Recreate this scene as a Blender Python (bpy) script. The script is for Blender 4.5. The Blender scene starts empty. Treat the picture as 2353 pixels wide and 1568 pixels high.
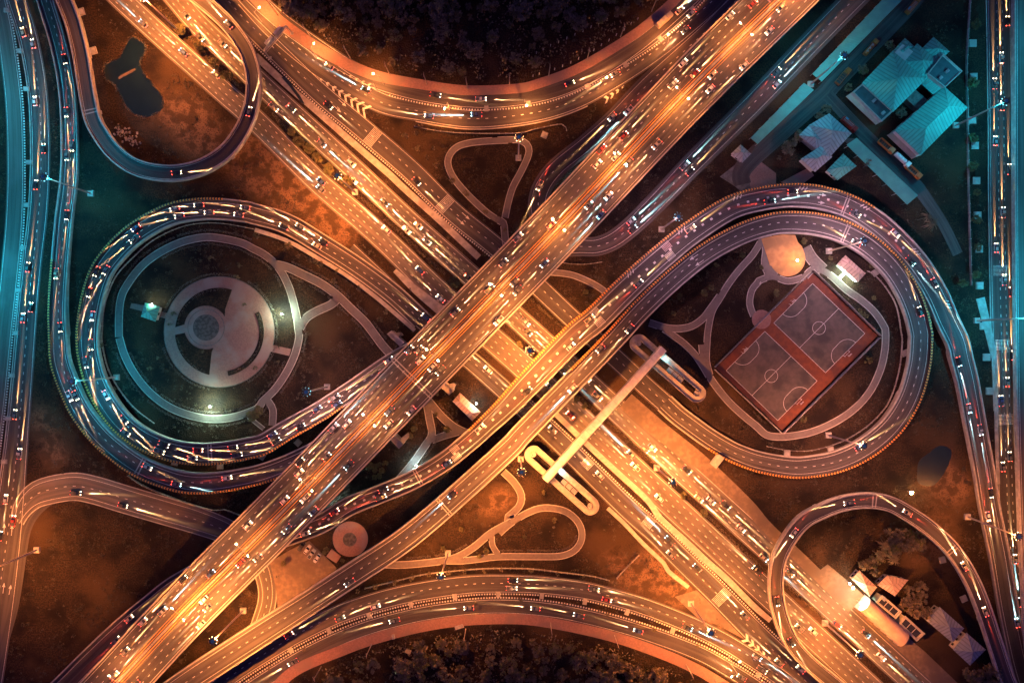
import bpy, bmesh, math, random
from mathutils import Vector, Matrix, noise as mnoise
R = random.Random(7)
rad = math.radians
scene = bpy.context.scene
COL = scene.collection

# ------------------------------------------------------------------ camera
S, CX, CY, H = 0.2, 1176.0, 784.0, 313.6      # metres per survey unit on the ground, survey origin, drone height
cam_d = bpy.data.cameras.new('camera'); cam = bpy.data.objects.new('camera', cam_d); COL.objects.link(cam)
cam.location = (0, 0, H); cam.rotation_euler = (0, 0, 0)
cam_d.sensor_width = 36; cam_d.lens = 24; cam_d.clip_start = 1; cam_d.clip_end = 6000
scene.camera = cam

# ------------------------------------------------------------------ sky and exposure
world = bpy.data.worlds.new('World'); scene.world = world; world.use_nodes = True
wn = world.node_tree.nodes; wl = world.node_tree.links
sky = wn.new('ShaderNodeTexSky'); sky.sky_type = 'NISHITA'; sky.sun_disc = False
sky.sun_elevation = rad(-1.3); sky.sun_rotation = rad(250)
bg = wn['Background']; bg.inputs['Strength'].default_value = 0.15
tint = wn.new('ShaderNodeMix'); tint.data_type = 'RGBA'; tint.blend_type = 'MULTIPLY'; tint.inputs[0].default_value = 1.0; tint.inputs[7].default_value = (.70, .50, 1.75, 1)   # blue hour
wl.new(sky.outputs[0], tint.inputs[6]); wl.new(tint.outputs[2], bg.inputs['Color'])
vs = scene.view_settings
scene.display_settings.display_device = 'sRGB'
vs.view_transform = 'Standard'; vs.look = 'None'; vs.gamma = 1.0; vs.use_curve_mapping = False
vs.exposure = 2.0

# lamp colours (what each kind of lamp gives off) and powers in watts
SODIUM = (1.0, 0.295, 0.058); CYAN = (0.012, 0.41, 0.60); PALE = (0.62, 1.0, 0.70); WARM = (1.0, 0.54, 0.21)
COOL = (0.45, 0.95, 1.0); RED = (1.0, 0.06, 0.03); VIOLET = (0.62, 0.34, 0.40)
MAST_W = 58000; LAMP_W = 4200; BEAM_W = 160000

# ------------------------------------------------------------------ survey helpers
def V(c, r, x, y):                     # a survey sheet's own reading -> survey units
    return ((0, 581.8, 1163.6, 1746.1)[c] + .2578 * x, (0, 387.9, 775.8, 1163.6)[r] + .2578 * y)
def P(x, y, z=0.0):                    # survey units and height -> world metres
    k = S * (H - z) / H
    return Vector(((x - CX) * k, (CY - y) * k, z))
def PT(c, r, x, y, z=0.0):
    return P(*V(c, r, x, y), z)
def VL(c, r, *xy):
    return [V(c, r, xy[i], xy[i + 1]) for i in range(0, len(xy), 2)]

# ------------------------------------------------------------------ materials
MATS = {}
def new_mat(name):
    m = bpy.data.materials.new(name); m.use_nodes = True; MATS[name] = m
    nt = m.node_tree; b = nt.nodes['Principled BSDF']
    return m, nt, b
def nd(nt, kind, **kw):
    n = nt.nodes.new('ShaderNode' + kind)
    for k, v in kw.items():
        if k in n.inputs: n.inputs[k].default_value = v
        else: setattr(n, k, v)
    return n
def mixc(nt, fac, a, b):
    m = nt.nodes.new('ShaderNodeMix'); m.data_type = 'RGBA'
    for sock, v in ((m.inputs[0], fac), (m.inputs[6], a), (m.inputs[7], b)):
        if hasattr(v, 'is_output') or hasattr(v, 'links'): nt.links.new(v, sock)
        elif isinstance(v, (int, float)): sock.default_value = v
        else: sock.default_value = (*v, 1)
    return m.outputs[2]
def ramp(nt, val, p0, p1):
    m = nd(nt, 'MapRange'); m.inputs[1].default_value = p0; m.inputs[2].default_value = p1; m.clamp = True
    m.interpolation_type = 'SMOOTHSTEP'
    nt.links.new(val, m.inputs[0]); return m.outputs[0]
def wnoise(nt, scale, detail=3, stretch=None, src=None):
    if src is None:
        src = nd(nt, 'NewGeometry').outputs['Position']
    if stretch:
        mp = nd(nt, 'Mapping'); mp.inputs['Scale'].default_value = stretch
        nt.links.new(src, mp.inputs[0]); src = mp.outputs[0]
    n = nd(nt, 'TexNoise'); n.inputs['Scale'].default_value = scale; n.inputs['Detail'].default_value = detail
    nt.links.new(src, n.inputs['Vector']); return n.outputs[0]
def mat(name, c1, c2=None, scale=.8, rough=.8, lo=.35, hi=.65, metal=0.0, bump=0.0, detail=4, c3=None, scale3=.06, spec=None):
    m, nt, b = new_mat(name)
    b.inputs['Roughness'].default_value = rough; b.inputs['Metallic'].default_value = metal
    if spec is not None: b.inputs['Specular IOR Level'].default_value = spec
    if c2 is None:
        c2 = tuple(v * .8 for v in c1)
    f = wnoise(nt, scale, detail); col = mixc(nt, ramp(nt, f, lo, hi), c1, c2)
    if c3: col = mixc(nt, ramp(nt, wnoise(nt, scale3, 5), .45, .65), col, c3)
    nt.links.new(col, b.inputs['Base Color'])
    if bump:
        bp = nd(nt, 'Bump'); bp.inputs['Strength'].default_value = bump; bp.inputs['Distance'].default_value = .15
        nt.links.new(f, bp.inputs['Height']); nt.links.new(bp.outputs[0], b.inputs['Normal'])
    return m
def roofmat(name, c1, c2, c3):
    m = mat(name, c1, c2, .35, .55, c3=c3, scale3=.12); nt = m.node_tree; b = nt.nodes['Principled BSDF']
    old = b.inputs['Base Color'].links[0].from_socket; uv = nd(nt, 'UVMap').outputs[0]; sx = nd(nt, 'SeparateXYZ'); nt.links.new(uv, sx.inputs[0])
    fr = nd(nt, 'Math', operation='FRACT'); dv = nd(nt, 'Math', operation='DIVIDE'); nt.links.new(sx.outputs[0], dv.inputs[0]); dv.inputs[1].default_value = 1.6; nt.links.new(dv.outputs[0], fr.inputs[0])
    gt = nd(nt, 'Math', operation='GREATER_THAN'); nt.links.new(fr.outputs[0], gt.inputs[0]); gt.inputs[1].default_value = .74
    st = wnoise(nt, 1.0, 4, (.9, .12, 1), uv); k = ramp(nt, st, .5, .7); mul = nd(nt, 'Math', operation='MULTIPLY'); nt.links.new(k, mul.inputs[0]); mul.inputs[1].default_value = .6
    col = mixc(nt, mul.outputs[0], old, tuple(v * .45 for v in c1)); col = mixc(nt, gt.outputs[0], col, tuple(v * .55 for v in c1)); nt.links.new(col, b.inputs['Base Color'])
def emat(name, col, strength):
    m, nt, b = new_mat(name)
    b.inputs['Base Color'].default_value = (*col, 1)
    b.inputs['Emission Color'].default_value = (*col, 1); b.inputs['Emission Strength'].default_value = strength
    return m
def asphalt(name, c1, c2, wear):
    m, nt, b = new_mat(name); b.inputs['Roughness'].default_value = .92
    b.inputs['Specular IOR Level'].default_value = .08
    uv = nd(nt, 'UVMap').outputs[0]
    st = wnoise(nt, 1.0, 3, (.55, .010, 1), uv)                 # tyre-polished bands that run along the lanes
    st2 = wnoise(nt, 1.0, 4, (2.2, .035, 1), uv)
    big = wnoise(nt, .045, 5); fine = wnoise(nt, 2.6, 5)
    col = mixc(nt, ramp(nt, fine, .3, .7), c1, c2)
    col = mixc(nt, ramp(nt, st, .42, .62), col, wear)
    mm = nd(nt, 'Math', operation='MULTIPLY'); nt.links.new(ramp(nt, st2, .50, .68), mm.inputs[0]); mm.inputs[1].default_value = .55
    col = mixc(nt, mm.outputs[0], col, tuple(v * .55 for v in c1))
    m2 = nd(nt, 'Math', operation='MULTIPLY'); nt.links.new(ramp(nt, big, .50, .72), m2.inputs[0]); m2.inputs[1].default_value = .5
    col = mixc(nt, m2.outputs[0], col, tuple(v * 1.5 for v in c1))
    nt.links.new(col, b.inputs['Base Color'])
    return m
asphalt('asphalt', (.066, .059, .060), (.050, .045, .047), (.094, .084, .081))
asphalt('asphalt_worn', (.098, .087, .082), (.078, .070, .067), (.132, .117, .106))
mat('concrete', (.36, .34, .31), (.25, .235, .22), .5, .85, c3=(.22, .20, .18), scale3=.15)
mat('concrete_pale', (.40, .37, .33), (.30, .275, .25), .7, .8, c3=(.28, .26, .24), scale3=.2)
mat('concrete_dark', (.12, .115, .11), (.07, .066, .062), .6, .9)
mat('paint_white', (.58, .56, .52), (.32, .30, .28), 1.6, .6, .40, .75)
mat('paint_yellow', (.80, .34, .05), (.62, .27, .04), 1.2, .6)
mat('black_rubber', (.03, .03, .03), (.02, .02, .02), 1, .7)
mat('brick_pink', (.29, .155, .12), (.22, .12, .095), 1.3, .85, c3=(.20, .13, .11), scale3=.12)
mat('paving_pink', (.25, .128, .108), (.19, .098, .084), 1.6, .8, c3=(.23, .165, .155), scale3=.10)
mat('path_grey', (.125, .104, .10), (.098, .083, .08), .9, .8, c3=(.13, .115, .11), scale3=.10)
mat('court_red', (.16, .040, .013), (.12, .030, .011), .5, .8, c3=(.075, .022, .014), scale3=.13)
mat('court_grey', (.088, .070, .058), (.072, .057, .048), .5, .75, c3=(.040, .034, .031), scale3=.13)
mat('sand', (.50, .27, .11), (.38, .20, .085), .35, .95, c3=(.30, .17, .08), scale3=.14)
mat('yard_concrete', (.17, .122, .09), (.115, .085, .064), .5, .9, c3=(.10, .075, .058), scale3=.10)
mat('stone', (.10, .085, .08), (.045, .04, .038), .8, .9)
mat('bridge_roof', (.66, .62, .55), (.54, .50, .45), .6, .6)
mat('steel', (.42, .42, .42), (.33, .33, .33), 1, .45, metal=.6)
mat('steel_dark', (.05, .055, .06), (.035, .04, .045), 1, .5)
mat('pole_paint', (.50, .40, .34), (.42, .34, .29), .6, .55)
mat('dome_blue', (.03, .25, .42), (.02, .18, .32), .8, .4)
mat('wood_pole', (.34, .28, .22), (.24, .19, .15), .8, .9)
roofmat('roof_teal', (.08, .34, .28), (.065, .29, .24), (.07, .27, .235))
roofmat('roof_grey', (.27, .29, .30), (.22, .24, .25), (.22, .24, .25))
roofmat('roof_pink', (.46, .33, .27), (.38, .27, .22), (.32, .23, .19))
mat('roof_flat', (.05, .075, .085), (.038, .055, .065), .4, .8)
mat('wall_render', (.42, .40, .37), (.34, .32, .30), .5, .85)
mat('glass_dark', (.025, .03, .035), (.02, .025, .03), 1, .12)
mat('solar_dark', (.022, .024, .034), (.03, .032, .042), .6, .2)
mat('water', (.003, .012, .020), (.005, .017, .026), .12, .3)
mat('bark', (.12, .085, .06), (.08, .055, .04), 1.5, .95)
for nm, a, b_ in (('leaf_scrub', (.024, .020, .012), (.042, .032, .018)), ('leaf_dry', (.075, .052, .028), (.05, .036, .02)), ('leaf_dark', (.105, .082, .060), (.165, .125, .080)), ('leaf_green', (.065, .070, .022), (.12, .11, .035)),
                  ('leaf_olive', (.10, .078, .028), (.065, .055, .022)), ('leaf_hedge', (.15, .13, .135), (.085, .078, .080)),
                  ('leaf_palm', (.115, .085, .04), (.075, .06, .03))):
    mat(nm, a, b_, .9, .75)
PAINTS = {'white': (.62, .61, .59), 'silver': (.36, .37, .38), 'black': (.02, .02, .022), 'grey': (.13, .135, .14),
          'red': (.32, .03, .025), 'blue': (.03, .07, .20), 'orange': (.40, .12, .03), 'cream': (.50, .42, .28)}
for k, v in PAINTS.items():
    mat('car_' + k, v, tuple(x * .92 for x in v), .5, .32, metal=.15)
emat('lens_sodium', (1.0, .52, .20), 45); emat('lens_mast', (1.0, .55, .22), 9); emat('lens_cyan', (.25, .8, 1.0), 2); emat('lens_pale', (.85, 1.0, .72), 45)
emat('head_warm', (1.0, .74, .46), 11); emat('head_cool', (.40, .92, 1.0), 10); emat('tail_red', (1.0, .05, .03), 9)
emat('tube_white', (.75, 1.0, .85), 14)

# ground: rough grass over bare reddish soil; where it is bare is stored on the sheet itself
m, nt, b = new_mat('ground_grass'); b.inputs['Roughness'].default_value = .95; b.inputs['Specular IOR Level'].default_value = .1
at = nd(nt, 'Attribute', attribute_name='bare'); at.attribute_type = 'GEOMETRY'
f1 = wnoise(nt, .10, 8); f2 = wnoise(nt, 1.5, 7); f3 = wnoise(nt, .028, 6); f4 = wnoise(nt, .20, 12)
g = mixc(nt, ramp(nt, f2, .42, .58), (.016, .0125, .0105), (.045, .027, .018))
g = mixc(nt, ramp(nt, f1, .42, .64), g, (.013, .0095, .009))
g = mixc(nt, ramp(nt, f3, .50, .68), g, (.056, .034, .020))
s_ = mixc(nt, ramp(nt, f4, .42, .58), (.165, .100, .060), (.060, .038, .024))
s_ = mixc(nt, ramp(nt, f2, .45, .70), s_, (.052, .033, .020))
ad = nd(nt, 'Math', operation='ADD'); nt.links.new(at.outputs['Fac'], ad.inputs[0])
mu = nd(nt, 'Math', operation='MULTIPLY_ADD'); nt.links.new(f4, mu.inputs[0]); mu.inputs[1].default_value = 1.5; mu.inputs[2].default_value = -.75
nt.links.new(mu.outputs[0], ad.inputs[1])
col = mixc(nt, ramp(nt, ad.outputs[0], .42, .98), g, s_)
nt.links.new(col, b.inputs['Base Color'])
bp = nd(nt, 'Bump'); bp.inputs['Strength'].default_value = .9; bp.inputs['Distance'].default_value = .5
nt.links.new(f2, bp.inputs['Height']); nt.links.new(bp.outputs[0], b.inputs['Normal'])

# ------------------------------------------------------------------ mesh builder
class MB:
    def __init__(s): s.v = []; s.f = []; s.m = []; s.uv = []
    def add(s, vs_, fs, mi=0, uvs=None):
        o = len(s.v); s.v += [tuple(p) for p in vs_]; s.f += [tuple(i + o for i in f) for f in fs]; s.m += [mi] * len(fs)
        s.uv += list(uvs) if uvs else [(0.0, 0.0)] * len(vs_)
        return s
    def quad(s, a, b, c, d, mi=0): return s.add([a, b, c, d], [(0, 1, 2, 3)], mi)
    def strip(s, A, B, mi=0, uvA=None, uvB=None, flip=False):       # A and B polylines
        n = len(A); vs_ = list(A) + list(B)
        fs = [(i, n + i, n + i + 1, i + 1) for i in range(n - 1)]
        if flip: fs = [f[::-1] for f in fs]
        return s.add(vs_, fs, mi, (list(uvA) + list(uvB)) if uvA else None)
    def box(s, c, size, rz=0, mi=0, tilt=None, taper=1.0):
        x, y, z = (d / 2 for d in size); M = Matrix.Rotation(rz, 4, 'Z')
        if tilt: M = M @ Matrix.Rotation(tilt, 4, 'Y')
        pts = [(-x, -y, -z), (x, -y, -z), (x, y, -z), (-x, y, -z)] + [(a * taper, b_ * taper, z) for a, b_ in ((-x, -y), (x, -y), (x, y), (-x, y))]
        pts = [M @ Vector(p) + Vector(c) for p in pts]
        return s.add(pts, [(3, 2, 1, 0), (4, 5, 6, 7), (0, 1, 5, 4), (1, 2, 6, 5), (2, 3, 7, 6), (3, 0, 4, 7)], mi)
    def prism(s, poly, z0, z1, mi=0, bottom=True, mi_side=None):
        n = len(poly); a = sum(poly[i][0] * poly[(i + 1) % n][1] - poly[(i + 1) % n][0] * poly[i][1] for i in range(n))
        if a < 0: poly = list(poly)[::-1]
        vs_ = [(p[0], p[1], z0) for p in poly] + [(p[0], p[1], z1) for p in poly]
        s.add(vs_, [tuple(range(n, 2 * n))] + ([tuple(range(n - 1, -1, -1))] if bottom else []), mi)
        return s.add(vs_, [(i, (i + 1) % n, n + (i + 1) % n, n + i) for i in range(n)], mi if mi_side is None else mi_side)
    def tube(s, pts, r, n=8, mi=0, cap=True):
        pts = [Vector(p) for p in pts]; rs = r if isinstance(r, (list, tuple)) else [r] * len(pts); vs_ = []
        for i, p in enumerate(pts):
            d = (pts[min(i + 1, len(pts) - 1)] - pts[max(i - 1, 0)]).normalized()
            u = d.orthogonal().normalized() if abs(d.z) > .9 else d.cross(Vector((0, 0, 1))).normalized(); w = d.cross(u)
            vs_ += [p + (u * math.cos(2 * math.pi * k / n) + w * math.sin(2 * math.pi * k / n)) * rs[i] for k in range(n)]
        fs = [(i * n + k, i * n + (k + 1) % n, (i + 1) * n + (k + 1) % n, (i + 1) * n + k) for i in range(len(pts) - 1) for k in range(n)]
        if cap: fs += [tuple(range(n - 1, -1, -1)), tuple(range((len(pts) - 1) * n, len(pts) * n))]
        return s.add(vs_, fs, mi)
    def dome(s, c, rx, ry, rz, n=10, m=4, mi=0, down=False):
        vs_ = []; sg = -1 if down else 1
        for j in range(m):
            a = math.pi / 2 * j / m
            vs_ += [Vector(c) + Vector((rx * math.cos(a) * math.cos(2 * math.pi * k / n), ry * math.cos(a) * math.sin(2 * math.pi * k / n), sg * rz * math.sin(a))) for k in range(n)]
        vs_.append(Vector(c) + Vector((0, 0, sg * rz)))
        fs = [(j * n + k, j * n + (k + 1) % n, (j + 1) * n + (k + 1) % n, (j + 1) * n + k) for j in range(m - 1) for k in range(n)]
        fs += [((m - 1) * n + k, (m - 1) * n + (k + 1) % n, m * n) for k in range(n)] + [tuple(range(n - 1, -1, -1))]
        return s.add(vs_, fs, mi)
    def disc(s, c, r, z, mi=0, n=48, r0=0.0, a0=0.0, a1=2 * math.pi):
        full = abs(a1 - a0) > 6.28; k = n if full else n + 1
        A = [(c[0] + r * math.cos(a0 + (a1 - a0) * i / n), c[1] + r * math.sin(a0 + (a1 - a0) * i / n), z) for i in range(k)]
        if r0 <= 0 and full: return s.add(A, [tuple(range(n))], mi)
        B = [(c[0] + r0 * math.cos(a0 + (a1 - a0) * i / n), c[1] + r0 * math.sin(a0 + (a1 - a0) * i / n), z) for i in range(k)]
        if full: A.append(A[0]); B.append(B[0])
        return s.strip(A, B, mi, flip=True)
    def mesh(s, name, mats, smooth=False):
        me = bpy.data.meshes.new(name); me.from_pydata(s.v, [], s.f)
        for mm_ in ([mats] if isinstance(mats, str) else mats): me.materials.append(MATS[mm_])
        me.polygons.foreach_set('material_index', s.m)
        if any(u != (0.0, 0.0) for u in s.uv):
            l = me.uv_layers.new(name='UVMap'); idx = [0] * len(me.loops); me.loops.foreach_get('vertex_index', idx)
            l.data.foreach_set('uv', [c for i in idx for c in s.uv[i]])
        if smooth: me.polygons.foreach_set('use_smooth', [True] * len(me.polygons))
        me.update(); return me
    def obj(s, name, mats, parent=None, smooth=False, origin=None):
        if parent is not None and (parent.location.length > 0 or parent.rotation_euler.z):
            pass
        o = bpy.data.objects.new(name, s.mesh(name, mats, smooth)); COL.objects.link(o)
        if parent is not None: o.parent = parent
        return o
def tag(o, label=None, cat=None, group=None, kind=None):
    if label: o['label'] = label
    if cat: o['category'] = cat
    if group: o['group'] = group
    if kind: o['kind'] = kind
    return o
def empty(name, loc=(0, 0, 0), label=None, cat=None, group=None, rz=0):
    o = bpy.data.objects.new(name, None); COL.objects.link(o); o.location = loc; o.rotation_euler = (0, 0, rz)
    return tag(o, label, cat, group)
KIDS = {}
def kids(o):
    return [c for c in bpy.data.objects if c.parent == o]
def copy_tree(o, tree=None):
    c = o.copy(); COL.objects.link(c)
    for ch, sub in (tree if tree is not None else subtree(o)):
        d = copy_tree(ch, sub); d.parent = c
    return c
def subtree(o): return [(ch, subtree(ch)) for ch in kids(o)]
ORD = ['', 'first', 'second', 'third', 'fourth', 'fifth', 'sixth', 'seventh', 'eighth', 'ninth', 'tenth', 'eleventh', 'twelfth',
       'thirteenth', 'fourteenth', 'fifteenth', 'sixteenth', 'seventeenth', 'eighteenth', 'nineteenth', 'twentieth'] + ['%dth' % i for i in range(21, 60)]

# ------------------------------------------------------------------ roads as centrelines
class Road:
    def __init__(s, ctrl, step=9.0):            # ctrl: (x, y, z, width) in survey units, z in metres
        c = [Vector(p) for p in ctrl]; out = []
        for i in range(len(c) - 1):
            p0, p1, p2, p3 = c[max(i - 1, 0)], c[i], c[i + 1], c[min(i + 2, len(c) - 1)]
            n = max(2, int((p2 - p1).xy.length / step))
            for k in range(n):
                t = k / n
                out.append(.5 * ((2 * p1) + (p2 - p0) * t + (2 * p0 - 5 * p1 + 4 * p2 - p3) * t * t + (3 * p1 - p0 - 3 * p2 + p3) * t ** 3))
        out.append(c[-1])
        s.p = [P(q[0], q[1], max(q[2], 0)) for q in out]
        s.hw = [q[3] * S * (H - q[2]) / H / 2 for q in out]
        n = len(s.p); s.n = []; s.s = [0.0]
        for i in range(n):
            d = (s.p[min(i + 1, n - 1)] - s.p[max(i - 1, 0)]); d.z = 0; d.normalize(); s.n.append(Vector((-d.y, d.x, 0)))
            if i: s.s.append(s.s[-1] + (s.p[i] - s.p[i - 1]).length)
        s.len = s.s[-1]
    def off(s, i, d, dz=0.0):
        return s.p[i] + s.n[i] * d + Vector((0, 0, dz))
    def at(s, q, d=0.0, dz=0.0):                # position, heading, half width at distance q
        q = min(max(q, 0), s.len - 1e-4); lo, hi = 0, len(s.s) - 1
        while hi - lo > 1:
            m_ = (lo + hi) // 2
            if s.s[m_] <= q: lo = m_
            else: hi = m_
        t = (q - s.s[lo]) / max(s.s[hi] - s.s[lo], 1e-6)
        p = s.p[lo].lerp(s.p[hi], t); n = s.n[lo].lerp(s.n[hi], t).normalized()
        return p + n * d + Vector((0, 0, dz)), math.atan2(-n.x, n.y), s.hw[lo] * (1 - t) + s.hw[hi] * t, n
    def near(s, x, y):                          # distance along of the point closest to a survey point at that road's height
        best = (1e9, 0)
        for i in range(len(s.p)):
            q = P(x, y, s.p[i].z); d = (q - s.p[i]).length
            if d < best[0]: best = (d, s.s[i])
        return best[1]
    def line(s, d, dz=0.0, s0=0.0, s1=1e9, step=None):
        L = []
        for i in range(len(s.p)):
            if s0 <= s.s[i] <= s1: L.append(s.off(i, d(s.hw[i]) if callable(d) else d, dz))
        return L
    def ribbon(s, mb, d0, d1, dz, mi=0, s0=0.0, s1=1e9):
        A = s.line(d0, dz, s0, s1); B = s.line(d1, dz, s0, s1)
        if len(A) < 2: return
        ss = [q for q in s.s if s0 <= q <= s1]; hw = [h for h, q in zip(s.hw, s.s) if s0 <= q <= s1]
        f0 = d0 if callable(d0) else (lambda h: d0); f1 = d1 if callable(d1) else (lambda h: d1)
        mb.strip(A, B, mi, [(f0(h) + 60.1, q + .01) for h, q in zip(hw, ss)], [(f1(h) + 60.1, q + .01) for h, q in zip(hw, ss)], flip=True)
    def wall(s, mb, d, w, z0, z1, mi=0, s0=0.0, s1=1e9, mi_top=None):     # solid rail between offsets d-w/2 and d+w/2
        f = d if callable(d) else (lambda h: d)
        a, b_ = (lambda h: f(h) - w / 2), (lambda h: f(h) + w / 2)
        A0, A1, B0, B1 = s.line(a, z0, s0, s1), s.line(a, z1, s0, s1), s.line(b_, z0, s0, s1), s.line(b_, z1, s0, s1)
        if len(A0) < 2: return
        mb.strip(A1, B1, mi if mi_top is None else mi_top, flip=True); mb.strip(A0, A1, mi, flip=True); mb.strip(B0, B1, mi)
        mb.quad(A0[0], B0[0], B1[0], A1[0], mi); mb.quad(A0[-1], A1[-1], B1[-1], B0[-1], mi)
    def dashes(s, mb, d, dz, period=4.1, length=1.25, w=.26, s0=0.0, s1=1e9, mi=0):
        q = max(s0, 0) + .5
        while q + length < min(s1, s.len):
            for _ in (0,):
                a, _h, hw, n = s.at(q); b_, _h2, hw2, n2 = s.at(q + length)
                o = d(hw) if callable(d) else d
                zz = Vector((0, 0, dz))
                mb.quad(a + n * (o + w / 2) + zz, a + n * (o - w / 2) + zz, b_ + n2 * (o - w / 2) + zz, b_ + n2 * (o + w / 2) + zz, mi)
            q += period
    def blocks(s, mb, d, w, z0, z1, period=1.1, length=.55, s0=0.0, s1=1e9, mi=0):
        q = max(s0, 0)
        while q + length < min(s1, s.len):
            a, h, hw, n = s.at(q + length / 2); o = d(hw) if callable(d) else d
            mb.box(a + n * o + Vector((0, 0, (z0 + z1) / 2)), (length, w, z1 - z0), h, mi); q += period
    def chevrons(s, mb, d, w, dz, period=1.25, s0=0.0, s1=1e9, mi=0, rev=False):
        q = max(s0, 0)
        while q + period < min(s1, s.len):
            a, h, hw, n = s.at(q + period / 2); o = d(hw) if callable(d) else d
            t_ = Vector((math.cos(h), math.sin(h), 0)) * (-1 if rev else 1); c = a + n * o + Vector((0, 0, dz)); k = .36
            for sg in (1, -1):
                e = c + n * (w / 2 * sg) - t_ * .3
                vv = [c + t_ * (k + .1), c - t_ * (k - .2), e - t_ * k + t_ * .1, e + t_ * k]
                mb.quad(*(vv if (sg > 0) != rev else vv[::-1]), mi)
            q += period

LAYER = [0]
GROUND_ROADS = []
def lane_marks(road, dz, lanes, parent, edges=True, s0=0.0, s1=1e9, inset=.75):
    mb = MB()
    if edges:
        for sg in (1, -1):
            road.ribbon(mb, lambda h: sg * (h - inset) - .09, lambda h: sg * (h - inset) + .09, dz, 0, s0, s1)
        mb.obj('edge_marking', 'paint_white', parent)
    if lanes:
        mb = MB()
        for f in lanes: road.dashes(mb, (lambda h, f=f: f * h), dz, s0=s0, s1=s1)
        mb.obj('lane_marking', 'paint_white', parent)
def ground_road(ctrl, lanes=(), material='asphalt', edges=True, kerbs=(), name='road', inset=.75):
    """kerbs: (side, style) with style 'striped' or 'plain' or 'wall'"""
    r = Road(ctrl); LAYER[0] += 1; z = .05 + .003 * LAYER[0]
    mb = MB(); r.ribbon(mb, lambda h: -h, lambda h: h, z)
    o = tag(mb.obj(name, material), kind='structure'); r.z = z; r.o = o
    if edges or lanes: lane_marks(r, .165, lanes, o, edges, inset=inset)
    for side, style, *rng in kerbs:
        s0, s1 = (rng[0] * r.len, rng[1] * r.len) if rng else (0, 1e9)
        mb = MB()
        if style == 'striped':
            r.wall(mb, lambda h: side * (h + .3), .55, -.02, z + .12, 1, s0, s1)
            r.blocks(mb, lambda h: side * (h + .3), .6, 0, z + .17, 1.25, .62, s0, s1, 0)
            mb.obj('kerb', ['paint_white', 'black_rubber'], o)
        elif style == 'plain':
            r.wall(mb, lambda h: side * (h + .25), .4, -.02, z + .14, 0, s0, s1); mb.obj('kerb', 'concrete_pale', o)
        elif style == 'wall':
            r.wall(mb, lambda h: side * (h + .6), .9, -.02, .8, 0, s0, s1); mb.obj('parapet', 'concrete_pale', o)
    GROUND_ROADS.append(r); return r
def flyover(ctrl, label, lanes=(), chev=(), joints=(), material='asphalt', name='flyover', cat='flyover', edges=True, parapet_w=.55, inset=.9, piers=True, rails=(1, -1)):
    r = Road(ctrl); o = empty(name, r.p[len(r.p) // 2] * 0, label, cat, 'flyovers and loop ramps of the interchange')
    mb = MB(); r.ribbon(mb, lambda h: -h, lambda h: h, .12, 0)
    r.z = .12; r.o = o
    # sides and underside: a 1.4 m deep deck, standing on the ground where it is low
    n = len(r.p); bot = []
    for i in range(n): bot.append(-.02 if r.p[i].z < 2.2 else r.p[i].z - 1.3)
    for sg in (1, -1):
        A = [r.off(i, sg * r.hw[i], .12) for i in range(n)]; B = [Vector((A[i].x, A[i].y, bot[i])) for i in range(n)]
        mb.strip(A, B, 1, flip=(sg < 0))
    mb.strip([Vector((*r.off(i, r.hw[i]).xy, bot[i])) for i in range(n)], [Vector((*r.off(i, -r.hw[i]).xy, bot[i])) for i in range(n)], 1, flip=True)
    mb.obj('deck', [material, 'concrete'], o)
    ch = {side: (a, b_, rev) for side, a, b_, rev in chev}
    for sg in rails:
        mb = MB(); r.wall(mb, lambda h: sg * (h - parapet_w / 2), parapet_w, .10, 1.0); mb.obj('parapet', 'concrete_pale', o)
        if sg in ch:
            a, b_, rev = ch[sg]; mb = MB()
            r.wall(mb, lambda h: sg * (h - .42), 1.0, .08, 1.06, 1, a * r.len, b_ * r.len)
            r.chevrons(mb, lambda h: sg * (h - .42), .95, 1.08, s0=a * r.len, s1=b_ * r.len, rev=rev)
            mb.obj('chevron_barrier', ['paint_yellow', 'black_rubber'], o)
    lane_marks(r, .15, lanes, o, edges, inset=parapet_w + inset)
    for f in joints:
        mb = MB()
        for dq in (-.75, .75):
            a, h, hw, nn = r.at(f * r.len + dq); w = Vector((math.cos(h), math.sin(h), 0)) * .28; zz = Vector((0, 0, .145)); e = nn * (hw - parapet_w - .02)
            mb.quad(a - e - w + zz, a - e + w + zz, a + e + w + zz, a + e - w + zz)
        mb.obj('expansion_joint', 'concrete_pale', o)
    if piers:
        q = 12.0
        while q < r.len - 10:
            a, h, hw, nn = r.at(q)
            if a.z > 4.2 and all((g_.p[i].xy - a.xy).length > g_.hw[i] + 2.0 for g_ in GROUND_ROADS for i in range(0, len(g_.p), 2)) and abs(a.x) < 250 and abs(a.y) < 175:
                mb = MB(); mb.box((a.x, a.y, (a.z - 2.2) / 2), (1.6, hw * .8, a.z - 2.2), h)
                mb.box((a.x, a.y, a.z - 1.75), (1.9, hw * 1.75, .9), h); mb.obj('pier', 'concrete', o)
            q += 26
    return r
def rumble(r, q, lo, hi, dz, n=8, w=.22, pitch=.62, along=2):
    mb = MB()
    for k in range(n):
        a, h, hw, nn = r.at(q + k * pitch); w_ = Vector((math.cos(h), math.sin(h), 0)) * w / 2; zz = Vector((0, 0, dz))
        mb.quad(a + nn * lo - w_ + zz, a + nn * lo + w_ + zz, a + nn * hi + w_ + zz, a + nn * hi - w_ + zz)
    mb.obj('rumble_strip', 'paint_white', r.o)
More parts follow.
